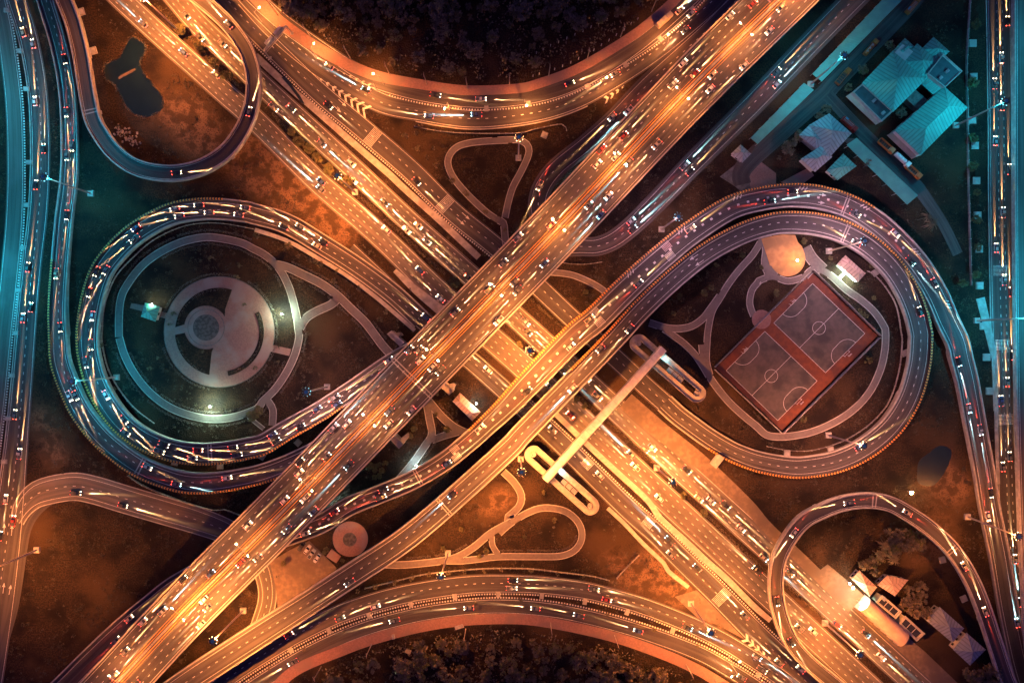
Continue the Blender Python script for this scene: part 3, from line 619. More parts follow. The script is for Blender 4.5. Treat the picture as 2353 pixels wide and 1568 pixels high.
for k, q in enumerate((VL(0, 1, 1172, 1195, 1290, 1215, 1280, 1270, 1160, 1240), VL(0, 1, 1415, 1265, 1500, 1285, 1490, 1335, 1400, 1315), VL(1, 2, 160, 60, 340, 100, 320, 160, 140, 118))):
    sheet('plaza_path', q, 'paving_pink', .222 + .003 * k)
sheet('plaza_path', VL(0, 1, 1500, 1270, 1720, 1330, 1700, 1400, 1490, 1350), 'paving_pink', .215)
o1 = path(VL(1, 0, 2270, 1250, 2100, 1258, 1930, 1275, 1815, 1312, 1748, 1385, 1735, 1470, 1775, 1570) + VL(1, 1, 1850, 165, 1970, 290, 2100, 405, 2230, 485), 14)
o2 = path([V(2, 0, -80, 1250), V(2, 0, 20, 1247), V(2, 0, 110, 1250), V(2, 0, 178, 1285), V(2, 0, 200, 1350), V(2, 0, 172, 1440), V(2, 0, 118, 1550), (1178, 430), (1168, 462), (1160, 500)], 14)
o3 = path([V(1, 1, 2170, 452), (1156, 512), (1160, 545), (1166, 580)], 15)
rims([o1, o2, o3])
# eastern park
e1 = path(VL(2, 2, 1810, 330, 1780, 200, 1785, 40) + VL(2, 1, 1795, 1430, 1830, 1270, 1900, 1150, 1980, 1020, 2080, 890, 2180, 780, 2240, 690, 2290, 600), 14)
e8 = path(VL(2, 1, 1400, 1425) + VL(2, 2, 1500, -10, 1580, 50, 1670, 140, 1740, 240, 1800, 340), 14)
e2 = path(VL(2, 1, 1270, 1370, 1450, 1420, 1620, 1410, 1740, 1340, 1820, 1240, 1900, 1130), 15)
e3 = path(VL(2, 2, 1740, 60, 1755, 200, 1800, 330, 1880, 450, 1990, 580, 2120, 700, 2225, 785) + VL(3, 2, 50, 860, 150, 880, 300, 870, 480, 830, 680, 740, 850, 620, 980, 470, 1070, 280, 1110, 100, 1115, -50) + VL(3, 1, 1100, 1400, 1020, 1280, 900, 1170, 760, 1070, 640, 960, 540, 900, 460, 900, 400, 960), 15)
e4 = path(VL(3, 1, 400, 960, 250, 1000, 110, 960, -20, 1000) + VL(2, 1, 2240, 1010, 2185, 1080, 2165, 1200, 2200, 1310), 14)
e5 = path(VL(2, 1, 2300, 590, 2330, 720) + VL(3, 1, 60, 850, 110, 960), 26)
e6 = path(VL(3, 1, 400, 700, 460, 800, 560, 900), 26)
rims([e1, e2, e3, e4, e5, e6, e8])
sheet('plaza', VL(3, 1, 8, 625, 60, 780, 85, 860) + arcpts(V(3, 1, 243, 800), 40.5, 155, -25, 20) + VL(3, 1, 370, 690, 335, 655, 310, 590, 200, 585, 120, 595), 'sand', .27)
sheet('plaza', arcpts(V(2, 1, 2270, 1340), 22, 0, 350, 30), 'paving_pink', .27)
# centre park
c1 = path(VL(1, 2, 1560, 560, 1680, 700, 1800, 800, 1960, 870) , 17)
c2 = path(VL(1, 2, 1545, 580, 1570, 720, 1590, 860, 1530, 960, 1440, 1090, 1350, 1200, 1270, 1290), 16)
c3 = path(VL(1, 2, 1850, 830, 1700, 870, 1590, 910), 15)
rims([c1, c2, c3])
c4 = path(VL(2, 1, 380, 920, 560, 940, 700, 990, 830, 1060, 930, 1140), 13)
rims([c4])
# southern park
s1 = path(VL(1, 3, 1170, 510, 1320, 515, 1600, 490, 1800, 450, 1960, 360, 2120, 230, 2351, 100) + VL(2, 2, 0, 1640 - 30, 110, 1500, 130, 1400, 70, 1290, -30, 1190), 15)
s2 = path(VL(1, 3, 1700, 478, 1860, 478, 2010, 462, 2120, 447, 2240, 440) + VL(2, 3, 100, 440, 300, 441, 480, 436, 595, 393, 660, 310, 668, 210, 622, 115, 525, 40, 400, 10, 280, 16, 140, 76, 10, 165) + VL(1, 3, 2190, 235), 14)
s3 = path(VL(1, 3, 2125, 232, 2130, 340, 2190, 432), 12)
rims([s1, s2, s3])
sheet('plaza', arcpts(V(1, 3, 865, 285), 40.5, 0, 353, 48), 'paving_pink', .22)
mb = MB(); mb.disc(PT(1, 3, 860, 288), 15 * S, .34, 1, 32, 0); mb.disc(PT(1, 3, 860, 288), 16 * S, .30, 0, 32)
tag(mb.obj('round_planter', ['concrete_dark', 'stone']), 'round stone bed in the middle of the small plaza beside the car park', 'planter')
sheet('plaza_path', VL(1, 3, 700, 370, 780, 440, 740, 500, 650, 440), 'paving_pink', .225)
# ball courts
sheet('court', [(1866, 625), (2015.5, 771), (1796.4, 988.5), (1644.4, 845.4)], 'court_red', .12)
def court(q):
    pts = [P(*k) for k in q]; A, B, C_, D = pts; u = (B - A); v = (D - A); L1, L2 = u.length, v.length; u.normalize(); v.normalize()
    mb = MB(); mb.prism(pts, .0, .17, bottom=False); o = tag(mb.obj('court', 'court_grey'), kind='structure')
    mb = MB(); z = Vector((0, 0, .185)); w = .14
    def ln(p, q_):
        d = (q_ - p).normalized(); n = Vector((-d.y, d.x, 0)) * w / 2 * 1.3; mb.quad(p - n + z, p + n + z, q_ + n + z, q_ - n + z)
    for a, b_ in ((A, B), (B, C_), (C_, D), (D, A)): ln(a, b_)
    ln((A + B) / 2, (C_ + D) / 2) if L1 > L2 else ln((A + D) / 2, (B + C_) / 2)
    cen = (A + C_) / 2; mb.disc(cen, 3.05, .186, 0, 36, 2.87)
    ax, other = (u, v) if L1 > L2 else (v, u)
    for sg in (1, -1):
        e = cen + ax * sg * max(L1, L2) / 2
        for k in range(24):
            f = lambda t: e - ax * sg * (5.2 * math.cos(t)) + other * ((1.6 if t > 0 else -1.6) + 5.2 * math.sin(t))
            ln(f(-1.57 + 3.14 * k / 24), f(-1.57 + 3.14 * (k + 1) / 24))
    mb.obj('court_marking', 'paint_white', o); return cen, ax, other, max(L1, L2)
courts = [court([(1866, 651), (1986, 765.6), (1895.6, 855.7), (1777, 741.6)]), court([(1756.4, 761), (1876.3, 874.5), (1786, 965.3), (1667.6, 850.6)])]
for k, (cen, ax, oth, L) in enumerate(courts):
    for j, sg in enumerate((1, -1)):
        e = cen + ax * sg * (L / 2 + .3); g_ = empty('goal', e, 'white framed futsal goal on the %s of the %s ball court' % (('lower right end', 'upper left end')[j], ('upper', 'lower')[k]), 'goal', 'futsal goals on the ball courts')
        mb = MB()
        for d in (-1.5, 1.5): mb.tube([oth * d + Vector((0, 0, .1)), oth * d + Vector((0, 0, 2.1))], .09, 6); mb.tube([oth * d + Vector((0, 0, 2.05)), oth * d + ax * sg * 1.0 + Vector((0, 0, .2))], .05, 5)
        mb.tube([oth * -1.5 + Vector((0, 0, 2.1)), oth * 1.5 + Vector((0, 0, 2.1))], .10, 6); mb.obj('frame', 'paint_white', g_)
        for sgn, nm in ((1, 'backboard'),):
            mb = MB(); mb.box(ax * sg * .9 + Vector((0, 0, 3.1)), (.12, 1.8, 1.1), math.atan2(ax.y, ax.x)); mb.tube([ax * sg * 1.3 + Vector((0, 0, .1)), ax * sg * 1.2 + Vector((0, 0, 3.0))], .09, 6); mb.obj('backboard', 'paint_white', g_)
# pond and ditch water
pond = smooth([V(0, 0, *q) for q in ((1180, 330), (1310, 420), (1250, 560), (1290, 660), (1400, 800), (1460, 900), (1430, 990), (1330, 1040), (1240, 1040), (1130, 960), (1080, 860), (1010, 745), (950, 720), (930, 580), (1060, 520), (1110, 420))], 5)
sheet('water', pond, 'water', .02)
sheet('water', smooth([V(3, 2, *q) for q in ((1420, 1090), (1510, 1020), (1600, 960), (1700, 1000), (1680, 1120), (1600, 1260), (1520, 1320), (1410, 1290), (1400, 1180))], 5), 'water', .02)
sheet('ditch_water', VL(1, 0, 250, 690, 290, 690, 420, 860, 460, 930, 430, 920, 330, 780), 'water', .26)
sheet('pond_bank', [V(0, 0, *q) for q in ((1050, 690), (1200, 610), (1215, 625), (1065, 708))], 'yard_concrete', .12)

# ================================================================== LIGHTING: HIGH MASTS AND STREET LAMPS
def lamp(name, loc, col, watts, parent, spot=None, radius=.4, rot=None, blend=.6):
    d = bpy.data.lights.new(name, 'SPOT' if spot else 'POINT'); d.color = col; d.energy = watts; d.shadow_soft_size = radius
    if spot: d.spot_size = rad(spot); d.spot_blend = blend
    o = bpy.data.objects.new(name, d); COL.objects.link(o); o.location = loc
    if rot: o.rotation_euler = rot
    o.parent = parent; return o
def mast(p, label, col=SODIUM, power=1.0, h=33.0, lens='lens_sodium', z=0.0, lens_on=True):
    base = P(p[0], p[1], z); g = empty('high_mast_light', base, label, 'light mast', 'high masts with a crown of floodlights')
    mb = MB(); mb.box((0, 0, .45), (2.6, 2.6, .9)); mb.obj('plinth', 'concrete_pale', g)
    mb = MB(); mb.tube([(0, 0, .9), (0, 0, h * .5), (0, 0, h - .6)], [.40, .32, .22], 10); mb.obj('pole', 'pole_paint', g)
    mb = MB(); mb.tube([(0, 0, h - 1.0), (0, 0, h - .55)], [.7, .95], 14); mb.dome((0, 0, h - .55), 1.0*.75, .75, .6, 14, 4, 1)
    for k in range(8):
        a = k * math.pi / 4; mb.tube([(0, 0, h - .8), (1.25 * math.cos(a), 1.25 * math.sin(a), h - .75)], .07, 5)
    mb.obj('head_ring', ['steel_dark', 'dome_blue'], g)
    for k in range(8):
        a = k * math.pi / 4 + .2; c = Vector((1.35 * math.cos(a), 1.35 * math.sin(a), h - .7))
        mb = MB(); mb.box(c, (.75, .55, .30), a, 0, .35); f = mb.obj('floodlight', 'steel_dark', g)
        mb = MB(); mb.dome(c + Vector((.22 * math.cos(a), .22 * math.sin(a), -.20)), .27, .27, .24, 8, 3, 0, down=True); mb.obj('lens', lens if lens_on else 'concrete_pale', f)
    if power: lamp('mast_lamp', (0, 0, h - 2.2), col, MAST_W * power, g, spot=158, radius=1.2, blend=.6)
    return g
for args in ((( 210, 445), 'tall mast on the dark verge by the far left road, pole leaning over both lanes', CYAN, .5, 'lens_cyan'),
             ((269, 866), 'tall mast rising beside the western loop, its pole crossing the headlight stream', CYAN, .5, 'lens_cyan'),
             ((816, 442), 'mast in the tree median above the western park, head beside a green tree', SODIUM, 1.9, 'lens_sodium'),
             ((1190.7, 363.5), 'unlit looking mast inside the small oval path under the top curve', SODIUM, .08, 'lens_sodium'),
             ((415, 75), 'mast in the planted median at the top left, head at the frame edge', SODIUM, 1.9, 'lens_sodium'),
             ((1519, 527), 'short mast on the dark grass wedge between under ramp and eastern loop', VIOLET, .35, 'lens_cyan'),
             ((1903, 577), 'mast standing just inside the eastern loop near the lit toilet block', VIOLET, .7, 'lens_pale'),
             ((1901.6, 998.8), 'mast between footpath and loop road below the ball courts', (1, .36, .20), .7, 'lens_sodium'),
             ((2194, 289), 'mast outside the hip roofed station, leaning over the right hand road', CYAN, .5, 'lens_cyan'),
             ((1861, 194.6), 'mast between the two long shed roofs of the fire station yard', CYAN, .30, 'lens_cyan'),
             ((2242, 736), 'mast on a square plinth beside the right hand road', CYAN, .65, 'lens_cyan'),
             ((752, 888), 'mast alone on the dark lawn between western park and main flyover', (1, .42, .34), .34, 'lens_cyan'),
             ((1213, 803), 'mast seen straight from above in the middle median between the flyovers', SODIUM, 1.9, 'lens_sodium'),
             ((1196, 1053), 'mast on the grass beside the lower oval stair of the footbridge', SODIUM, 1.65, 'lens_sodium'),
             ((1508, 1073.6), 'mast in the planted median just right of the footbridge', SODIUM, 2.1, 'lens_sodium'),
             ((1029, 1269), 'mast by the southern footpath, head over the bottom curve road', SODIUM, 1.15, 'lens_sodium'),
             ((1586.4, 1384), 'mast in the bare triangle where the bottom curve meets the frontage road', SODIUM, 1.7, 'lens_sodium'),
             ((1894, 1429), 'mast in the median inside the lower right loop, two lenses glaring', SODIUM, 1.6, 'lens_sodium'),
             ((559.4, 1400.8), 'mast on the grass wedge between main flyover and southern ramp', SODIUM, 1.7, 'lens_sodium'),
             ((86.4, 1261.6), 'mast on the left lawn by the turning lane', SODIUM, 1.15, 'lens_sodium'),
             ((2220.7, 1185.6), 'mast on bare ground left of the right hand road near the bottom', SODIUM, .55, 'lens_sodium')):
    mast(args[0], args[1], args[2], args[3], lens='lens_mast' if args[4] == 'lens_sodium' else 'lens_cyan')
for k, (x, y, pw) in enumerate(((-30, 230, .75), (-38, 640, .95), (2445, 120, .6), (2448, 560, .6))):      # along the roads that run on past the frame
    mast((x, y), ('mast beyond the left frontage road, upper one', 'mast beyond the left frontage road, lower one', 'mast beyond the right viaduct, upper one', 'mast beyond the right viaduct, lower one')[k], CYAN, pw, lens='lens_cyan')

def arm_lamp(base, heading, label, arms=2, h=10.0, reach=3.7, col=SODIUM, power=1.0, lit=True, group='double arm street lamps along the main flyover'):
    g = empty('street_lamp', base, label, 'street lamp', group, heading)
    mb = MB(); mb.tube([(0, 0, 0), (0, 0, .5)], .22, 8); mb.tube([(0, 0, .5), (0, 0, h)], [.14, .08], 8); mb.obj('pole', 'steel', g)
    for sg in ((1, -1) if arms == 2 else (1,)):
        mb = MB(); mb.tube([(0, 0, h - .5), (0, sg * reach * .5, h), (0, sg * reach, h + .2)], .06, 6); mb.obj('arm', 'steel', g)
        mb = MB(); mb.box((0, sg * (reach + .35), h + .22), (.42, 1.0, .22)); hd = mb.obj('lamp_head', 'concrete_pale', g)
        mb = MB(); mb.dome((0, sg * (reach + .45), h + .12), .36, .60, .26, 10, 3, 0, down=True); mb.obj('lens', 'lens_sodium' if lit else 'concrete', hd)
        if lit: lamp('lamp_light', (0, sg * (reach + .4), h - .35), col, LAMP_W * power, g, spot=158, radius=.3, blend=.6)
    return g
fly_lamps = ((1814, -17, 1.5), (1693, 96, 1.1), (1552, 241, 1.05), (1413, 385, 1.0), (1273, 526, .9), (1135, 669, .45), (996, 811, .5), (855, 955, .7), (717, 1098, .55), (576, 1241, .75), (438, 1384, 1.1), (298, 1528, 1.0))
for k, (x, y, pw) in enumerate(fly_lamps):
    q = main_fly.near(x, y); a, hd, hw, n_ = main_fly.at(q)
    arm_lamp((a.x, a.y, a.z + .9), hd, 'double arm lamp on the main flyover median, %s from the top right' % ORD[k + 1], 2, 11.0, 2.9, power=pw * 1.35)
def side_lamp(px, py, road, label, power=1.0, reach=2.4, h=9.5, group='single arm lamps beside the curving roads', col=SODIUM):
    hp = P(px, py, h); q = min(range(len(road.p)), key=lambda i: (road.p[i].xy - hp.xy).length); d = (road.p[q] - hp); d.z = 0
    if d.length < .1: d = Vector((0, 1, 0))
    d.normalize(); b = hp - d * reach
    return arm_lamp((b.x, b.y, .1), math.atan2(d.y, d.x) - math.pi / 2, label, 1, h, reach, power=power, group=group, col=col)
for k, (x, y, rd, pw) in enumerate(((849, 201.6, top_lower, 1.2), (1022.6, 246.8, top_lower, 1.5), (1208.8, 240, top_lower, 1.6), (1391, 179.7, top_lower, 1.5), (1535, 82.5, top_lower, 1.5))):
    side_lamp(x, y, rd, 'lamp in the striped median of the top curve, %s from the left' % ORD[k + 1], pw)
for k, (x, y, rd, pw) in enumerate(((593, 20, top_upper, 1.6), (719, 103, top_upper, 1.6), (860, 170.7, top_upper, 1.0))):
    side_lamp(x, y, rd, 'lamp at the edge of the upper brick pavement, %s from the left' % ORD[k + 1], pw)
for k, (x, y, rd, pw) in enumerate(((1697, 1521, bottom_upper, 1.2), (1683, 1551.7, bottom_lower, 1.1))):
    side_lamp(x, y, rd, 'lamp at the bottom right end of the lower curve, over its %s' % ('inner road', 'outer road')[k], pw)
# low white garden lights that glow on the lawns
def garden(p, label, watts, h=4.0, col=PALE):
    g = empty('garden_lamp', P(*p), label, 'garden lamp', 'white garden lamps')
    mb = MB(); mb.tube([(0, 0, 0), (0, 0, h)], .10, 7); mb.box((0, 0, .1), (.7, .7, .2)); mb.obj('pole', 'steel_dark', g)
    mb = MB(); mb.dome((0, 0, h), .34, .34, .4, 10, 4); mb.dome((0, 0, h), .34, .34, .25, 10, 3, 0, True); mb.obj('globe', 'lens_pale', g)
    lamp('globe_light', (0, 0, h + .9), col, watts, g, radius=.4)
garden((652, 722), 'bright white lamp glowing on the lawn right of the round plaza', 6000, 3.0)
garden((489, 932), 'bright white lamp glowing on the lawn below the round plaza', 6000, 3.0)
garden((357, 700), 'white lamp at the corner of the teal pavilion', 500, 3)
garden((1095, 925), 'white lamp behind the pink roofed toilet block under the flyovers', 500, 3, COOL)
garden((958, 1066), 'white lamp by the narrow path beside the northern ramp', 1100, 3, (.5, .95, 1))
garden((770, 1158), 'white lamp under the edge of the main flyover', 900, 3, (.5, .95, 1))

# ================================================================== BUILDINGS
def hip(mb, A, B, C_, D, z0, z1, ridge=.5, over=.6, mi=0):      # hipped roof over corner points A..D, ridge along AB
    A, B, C_, D = (Vector((q[0], q[1], z0)) for q in (A, B, C_, D)); cen = (A + B + C_ + D) / 4
    A, B, C_, D = (q + (q - cen).normalized() * over for q in (A, B, C_, D))
    m1, m2 = (A + D) / 2, (B + C_) / 2; L = (m2 - m1).length; Wd = (D - A).length; ins = min(Wd * ridge, L * .5) / L
    r1 = m1.lerp(m2, ins); r2 = m2.lerp(m1, ins); r1.z = r2.z = z1
    for f_ in ((A, B, r2, r1), (C_, D, r1, r2), (D, A, r1), (B, C_, r2)):
        e_ = (f_[1] - f_[0]).normalized(); mb.add(list(f_), [tuple(range(len(f_)))], mi, [((q - f_[0]).dot(e_) + .2, ((q - f_[0]) - e_ * (q - f_[0]).dot(e_)).length + .2) for q in f_])
    lo = [q - Vector((0, 0, .25)) for q in (A, B, C_, D)]; up = [A, B, C_, D]
    for i in range(4): mb.quad(lo[i], lo[(i + 1) % 4], up[(i + 1) % 4], up[i], mi)
    mb.quad(*lo[::-1], mi); return r1, r2
def walls(corners, z, parent, z0=0, material='wall_render', name='wall'):
    mb = MB(); mb.prism([c.xy for c in corners], z0, z, 0); return mb.obj(name, material, parent)
def win_row(parent, a, b_, n, z, size=(1.2, 1.3)):
    d = (b_ - a); L = d.length; h = math.atan2(d.y, d.x)
    for k in range(n):
        c = a.lerp(b_, (k + .5) / n); mb = MB(); mb.box((c.x, c.y, z), (size[0] + .2, .30, size[1] + .2), h); f = mb.obj('window', 'concrete_pale', parent)
        mb = MB(); mb.box((c.x, c.y, z), (size[0], .36, size[1]), h); mb.obj('pane', 'glass_dark', f)
def house(quad, label, cat, z0, z1, roof='roof_teal', ridge=.5, wall='wall_render', inset=.8, name='house', win=3):
    q = [P(*k, z0) for k in quad]; cen = sum(q, Vector()) / 4; w = [cen + (k - cen) * (1 - inset * 2 / ((k - cen).length * 2)) for k in q]
    g = empty(name, (0, 0, 0), label, cat)
    walls(w, z0 - .1, g, material=wall); mb = MB(); r1, r2 = hip(mb, *q, z0, z1, ridge, 0); rf = mb.obj('roof', roof, g)
    mb = MB(); mb.tube([r1 + Vector((0, 0, .03)), r2 + Vector((0, 0, .03))], .14, 6)
    for k in q:
        mb.tube([k + Vector((0, 0, .03)), (r1 if (k - r1).length < (k - r2).length else r2) + Vector((0, 0, .03))], .11, 5)
    mb.obj('ridge_cap', roof, rf)
    for i in range(4):
        if win: win_row(g, w[i], w[(i + 1) % 4], win, min(1.7, z0 * .5))
    return g, q, r1, r2
def shed(quad, label, z, roof, name='shed', pitch=1.0, ribs=True):
    q = [P(*k, z) for k in quad]; g = empty(name, (0, 0, 0), label, 'shed'); cen = sum(q, Vector()) / 4
    u = q[1] - q[0]; v = q[3] - q[0]; mb = MB()
    a, b_, c, d = (k.copy() for k in q); c.z += pitch; d.z += pitch
    mb.quad(a, b_, c, d); mb.quad(*[k - Vector((0, 0, .18)) for k in (d, c, b_, a)])
    for s_, e in ((a, b_), (b_, c), (c, d), (d, a)): mb.quad(s_ - Vector((0, 0, .18)), e - Vector((0, 0, .18)), e, s_)
    rf = mb.obj('roof', roof, g)
    if ribs:
        mb = MB(); n = int(u.length / 1.1)
        for k in range(1, n): mb.tube([a.lerp(b_, k / n) + Vector((0, 0, .04)), d.lerp(c, k / n) + Vector((0, 0, .04))], .05, 4)
        mb.obj('seam', roof, rf)
    n = max(2, int(u.length / 6))
    for k in range(n + 1):
        for e0, e1, zz_ in ((q[0], q[1], z), (q[3], q[2], z + pitch)):
            c_ = e0.lerp(e1, (k + .05) / (n + .1)).lerp(cen, .03); mb = MB(); mb.tube([(c_.x, c_.y, 0), (c_.x, c_.y, zz_ - .2)], .11, 6); mb.obj('post', 'steel', g)
    return g
C = lambda *q: [V(3, 0, q[i], q[i + 1]) for i in range(0, len(q), 2)]
shed([(2064, -40), (1866, 170), (1885, 189.5), (2120, -40)][0:1] + C(465, 660, 540, 735) + [(2112, -40)], 'very long teal shed roof running off the top along the station yard', 4.2, 'roof_teal')
shed(C(390, 740) + [V(3, 0, -85, 1230), V(3, 0, -30, 1290)] + C(470, 810), 'long pale ribbed shed roof below the longest shed', 4.2, 'roof_teal')
shed(C(770, 1290, 1310, 1823, 1395, 1745, 850, 1235), 'long bright teal shed roof beside the lorries', 4.0, 'roof_teal')
house(C(595, 1520, 690, 1605, 860, 1480, 740, 1370)[0:4], 'small square pavilion with a grey and teal roof between station and loop', 'pavilion', 3.6, 5.4, 'roof_teal', name='pavilion', win=1)
g, q, r1, r2 = house([V(2, 0, 2000, 1370), V(2, 0, 2100, 1450), V(2, 0, 2180, 1370), V(2, 0, 2085, 1290)], 'small guard kiosk with a pale pyramid roof at the yard gate', 'kiosk', 3.0, 4.6, 'roof_grey', name='guard_kiosk', win=1)
# main station
st = empty('fire_station', (0, 0, 0), 'largest station building with stepped teal hip roofs, flat terraces and a dark roof deck', 'fire station')
def blk(q, z, mat_w='wall_render', nm='wall'): return walls([P(*k, z) for k in q], z, st, material=mat_w, name=nm)
bodyq = C(925, 745, 1185, 985, 1560, 590, 1260, 380); blk(C(935, 745, 1185, 972, 1550, 590, 1270, 395), 7.4)
mb = MB(); hip(mb, *[P(*k, 7.5) for k in C(915, 740, 1180, 460, 1480, 700, 1185, 992)][0:4], 7.5, 11.2, .5, .3); mb.obj('roof', 'roof_teal', st)
mb = MB(); hip(mb, *[P(*k, 7.0) for k in C(1250, 560, 1400, 395, 1600, 560, 1440, 730)], 7.0, 9.6, .5, .3); mb.obj('roof', 'roof_teal', st)
mb = MB(); hip(mb, *[P(*k, 6.0) for k in C(1175, 465, 1290, 345, 1380, 425, 1260, 530)], 6.0, 8.0, .5, .2); mb.obj('roof', 'roof_teal', st)
mb = MB(); hip(mb, *[P(*k, 6.0) for k in C(1440, 440, 1545, 335, 1685, 460, 1560, 570)], 6.0, 8.4, .5, .2); mb.obj('roof', 'roof_teal', st)
blk(C(1190, 465, 1290, 360, 1370, 428, 1262, 522), 5.9); blk(C(1455, 440, 1545, 350, 1668, 460, 1556, 560), 5.9)
blk(C(825, 825, 915, 745, 1178, 990, 1080, 1083), 5.0)
mb = MB(); t_ = [P(*k, 5.05) for k in C(838, 826, 915, 757, 1162, 990, 1078, 1068)]; mb.quad(*t_); mb.obj('terrace', 'roof_flat', st)
def parapet(q, z, parent, w=.35, h=.7, m_='concrete_pale'):
    mb = MB(); pts = [P(*k, z) for k in q]; n = len(pts)
    for i in range(n):
        a, b_ = pts[i], pts[(i + 1) % n]; d = b_ - a; mb.box((a + b_) / 2 + Vector((0, 0, h / 2)), (d.length + (w if i % 2 else -w), w, h), math.atan2(d.y, d.x))
    return mb.obj('parapet', m_, parent)
parapet(C(825, 825, 915, 745, 1178, 990, 1080, 1083), 5.0, st)
blk(C(1490, 660, 1625, 490, 1790, 640, 1640, 780), 8.2)
mb = MB(); mb.quad(*[P(*k, 8.25) for k in C(1500, 660, 1625, 503, 1775, 640, 1638, 768)]); mb.obj('roof_deck', 'roof_flat', st); parapet(C(1490, 660, 1625, 490, 1790, 640, 1640, 780), 8.2, st)
mb = MB(); a, b_, c, d = [P(*k, 6.0) for k in C(1410, 725, 1488, 662, 1625, 782, 1545, 850)]
for k in range(9):
    t0, t1 = k / 9, (k + .8) / 9; mb.quad(a.lerp(d, t0), a.lerp(d, t1), b_.lerp(c, t1) + Vector((0, 0, .6)), b_.lerp(c, t0) + Vector((0, 0, .6)))
mb.obj('awning', 'roof_teal', st)
blk(C(1300, 880, 1370, 790, 1490, 890, 1420, 990), 3.5, 'concrete_dark', 'annexe')
mb = MB(); mb.prism([k.xy for k in [P(*k, 3) for k in C(765, 860, 815, 825, 1080, 1085, 1030, 1110)]], 2.7, 3.0); mb.obj('canopy', 'roof_pink', st)
for a_, b2 in ((C(840, 835)[0], C(1075, 1070)[0]),): win_row(st, P(*a_, 2) + Vector((-.6, -.6, 0)), P(*b2, 2) + Vector((-.6, -.6, 0)), 7, 2.2)
g, q, r1, r2 = house(C(1200, 1165, 1640, 770, 1850, 960, 1430, 1385), 'rectangular hip roofed hall right of the main station', 'hall', 6.6, 10.4, 'roof_teal', name='hall', win=5)
mb = MB(); mb.prism([k.xy for k in [P(*k, 3) for k in C(1130, 1205, 1200, 1168, 1425, 1385, 1350, 1415)]], 2.8, 3.1); mb.obj('canopy', 'roof_pink', g)
mb = MB(); c = P(*V(3, 0, 1500, 1120), 8.4); mb.box(c, (2.6, 2.6, 2.4), rad(45), taper=.15); mb.obj('dormer', 'roof_teal', g)
g, q, r1, r2 = house(C(435, 1115, 615, 1010, 815, 1190, 600, 1420), 'grey hip roofed house with several gables left of the lorry lane', 'house', 5.2, 8.6, 'roof_grey', win=3)
mb = MB(); hip(mb, *[P(*k, 4.8) for k in C(350, 1205, 440, 1115, 600, 1290, 500, 1330)], 4.8, 6.9, .5, .1); mb.obj('roof', 'roof_grey', g)
mb = MB(); hip(mb, *[P(*k, 5.0) for k in C(365, 1415, 560, 1290, 640, 1400, 490, 1530)], 5.0, 7.3, .5, .1); mb.obj('roof', 'roof_grey', g)
walls([P(*k, 4.8) for k in C(370, 1205, 440, 1130, 590, 1290, 500, 1315)], 4.7, g); walls([P(*k, 5) for k in C(385, 1410, 560, 1305, 620, 1400, 490, 1510)], 4.9, g)
# lit toilet block, western pavilion, block under the flyovers
g, q, r1, r2 = house([V(3, 1, *k) for k in ((760, 770), (690, 850), (870, 1010), (940, 930))][1:] + [V(3, 1, 760, 770)], 'pink hip roofed toilet block with white light spilling from its front', 'toilet block', 3.4, 5.2, 'roof_pink', name='toilet_block', win=0)
for k, ((x0, y0), (x1, y1)) in enumerate((((715, 880), (755, 915)), ((790, 945), (850, 1005)))):
    a, b_ = P(*V(3, 1, x0, y0), 2.9), P(*V(3, 1, x1, y1), 2.9); mb = MB(); mb.tube([a, b_], .16, 6); mb.obj('light_tube', 'tube_white', g); lamp('tube_light', (a + b_) / 2 + Vector((-.5, -.5, -.3)), PALE, 900, g, radius=.5)
mb = MB(); mb.quad(*[PT(3, 1, x, y, .2) for x, y in ((695, 960), (745, 915), (765, 935), (715, 985))]); mb.obj('doorstep', 'concrete_pale', g)
g, q, r1, r2 = house([V(0, 1, 1290, 1190), V(0, 1, 1425, 1225), V(0, 1, 1385, 1360), V(0, 1, 1255, 1315)], 'square open pavilion with a teal pyramid roof at the plaza entrance', 'pavilion', 3.4, 5.6, 'roof_teal', name='pavilion', win=1)
g, q, r1, r2 = house([V(1, 2, 1840, 490), V(1, 2, 1775, 565), V(1, 2, 1950, 740), V(1, 2, 2025, 660)][1:] + [V(1, 2, 1840, 490)], 'pink hip roofed toilet block hemmed between the flyovers', 'toilet block', 3.4, 5.2, 'roof_pink', name='toilet_block', win=2)
# houses and market hall inside the lower right loop
D4 = lambda *q: [V(3, 3, q[i], q[i + 1]) for i in range(0, len(q), 2)]
g = empty('market_hall', (0, 0, 0), 'long barrel vaulted hall with a bright orange lit roof beside the highway', 'hall')
a, b_, c, d = [P(*k, 4.2) for k in D4(970, 810, 880, 920, 1230, 1235, 1315, 1110)]; mb = MB(); n = 12
for k in range(n):
    def pp(e0, e1, t): q_ = e0.lerp(e1, .5 - .5 * math.cos(math.pi * t)); q_ = q_ + Vector((0, 0, 3.2 * math.sin(math.pi * t))); return q_
    mb.quad(pp(a, b_, k / n), pp(a, b_, (k + 1) / n), pp(d, c, (k + 1) / n), pp(d, c, k / n))
mb.obj('roof', 'roof_pink', g, smooth=False)
for e0, e1 in ((a, b_), (d, c)):
    mb = MB(); mb.add([e0 - Vector((0, 0, 4.2))] + [pp(e0, e1, k / n) for k in range(n + 1)] + [e1 - Vector((0, 0, 4.2))], [tuple(range(n + 3))]); mb.obj('end_wall', 'wall_render', g)
for e0, e1 in ((a, d), (b_, c)):
    for k in range(7): p_ = e0.lerp(e1, k / 6); mb = MB(); mb.tube([(p_.x, p_.y, 0), (p_.x, p_.y, 4.2)], .15, 6); mb.obj('post', 'steel', g)
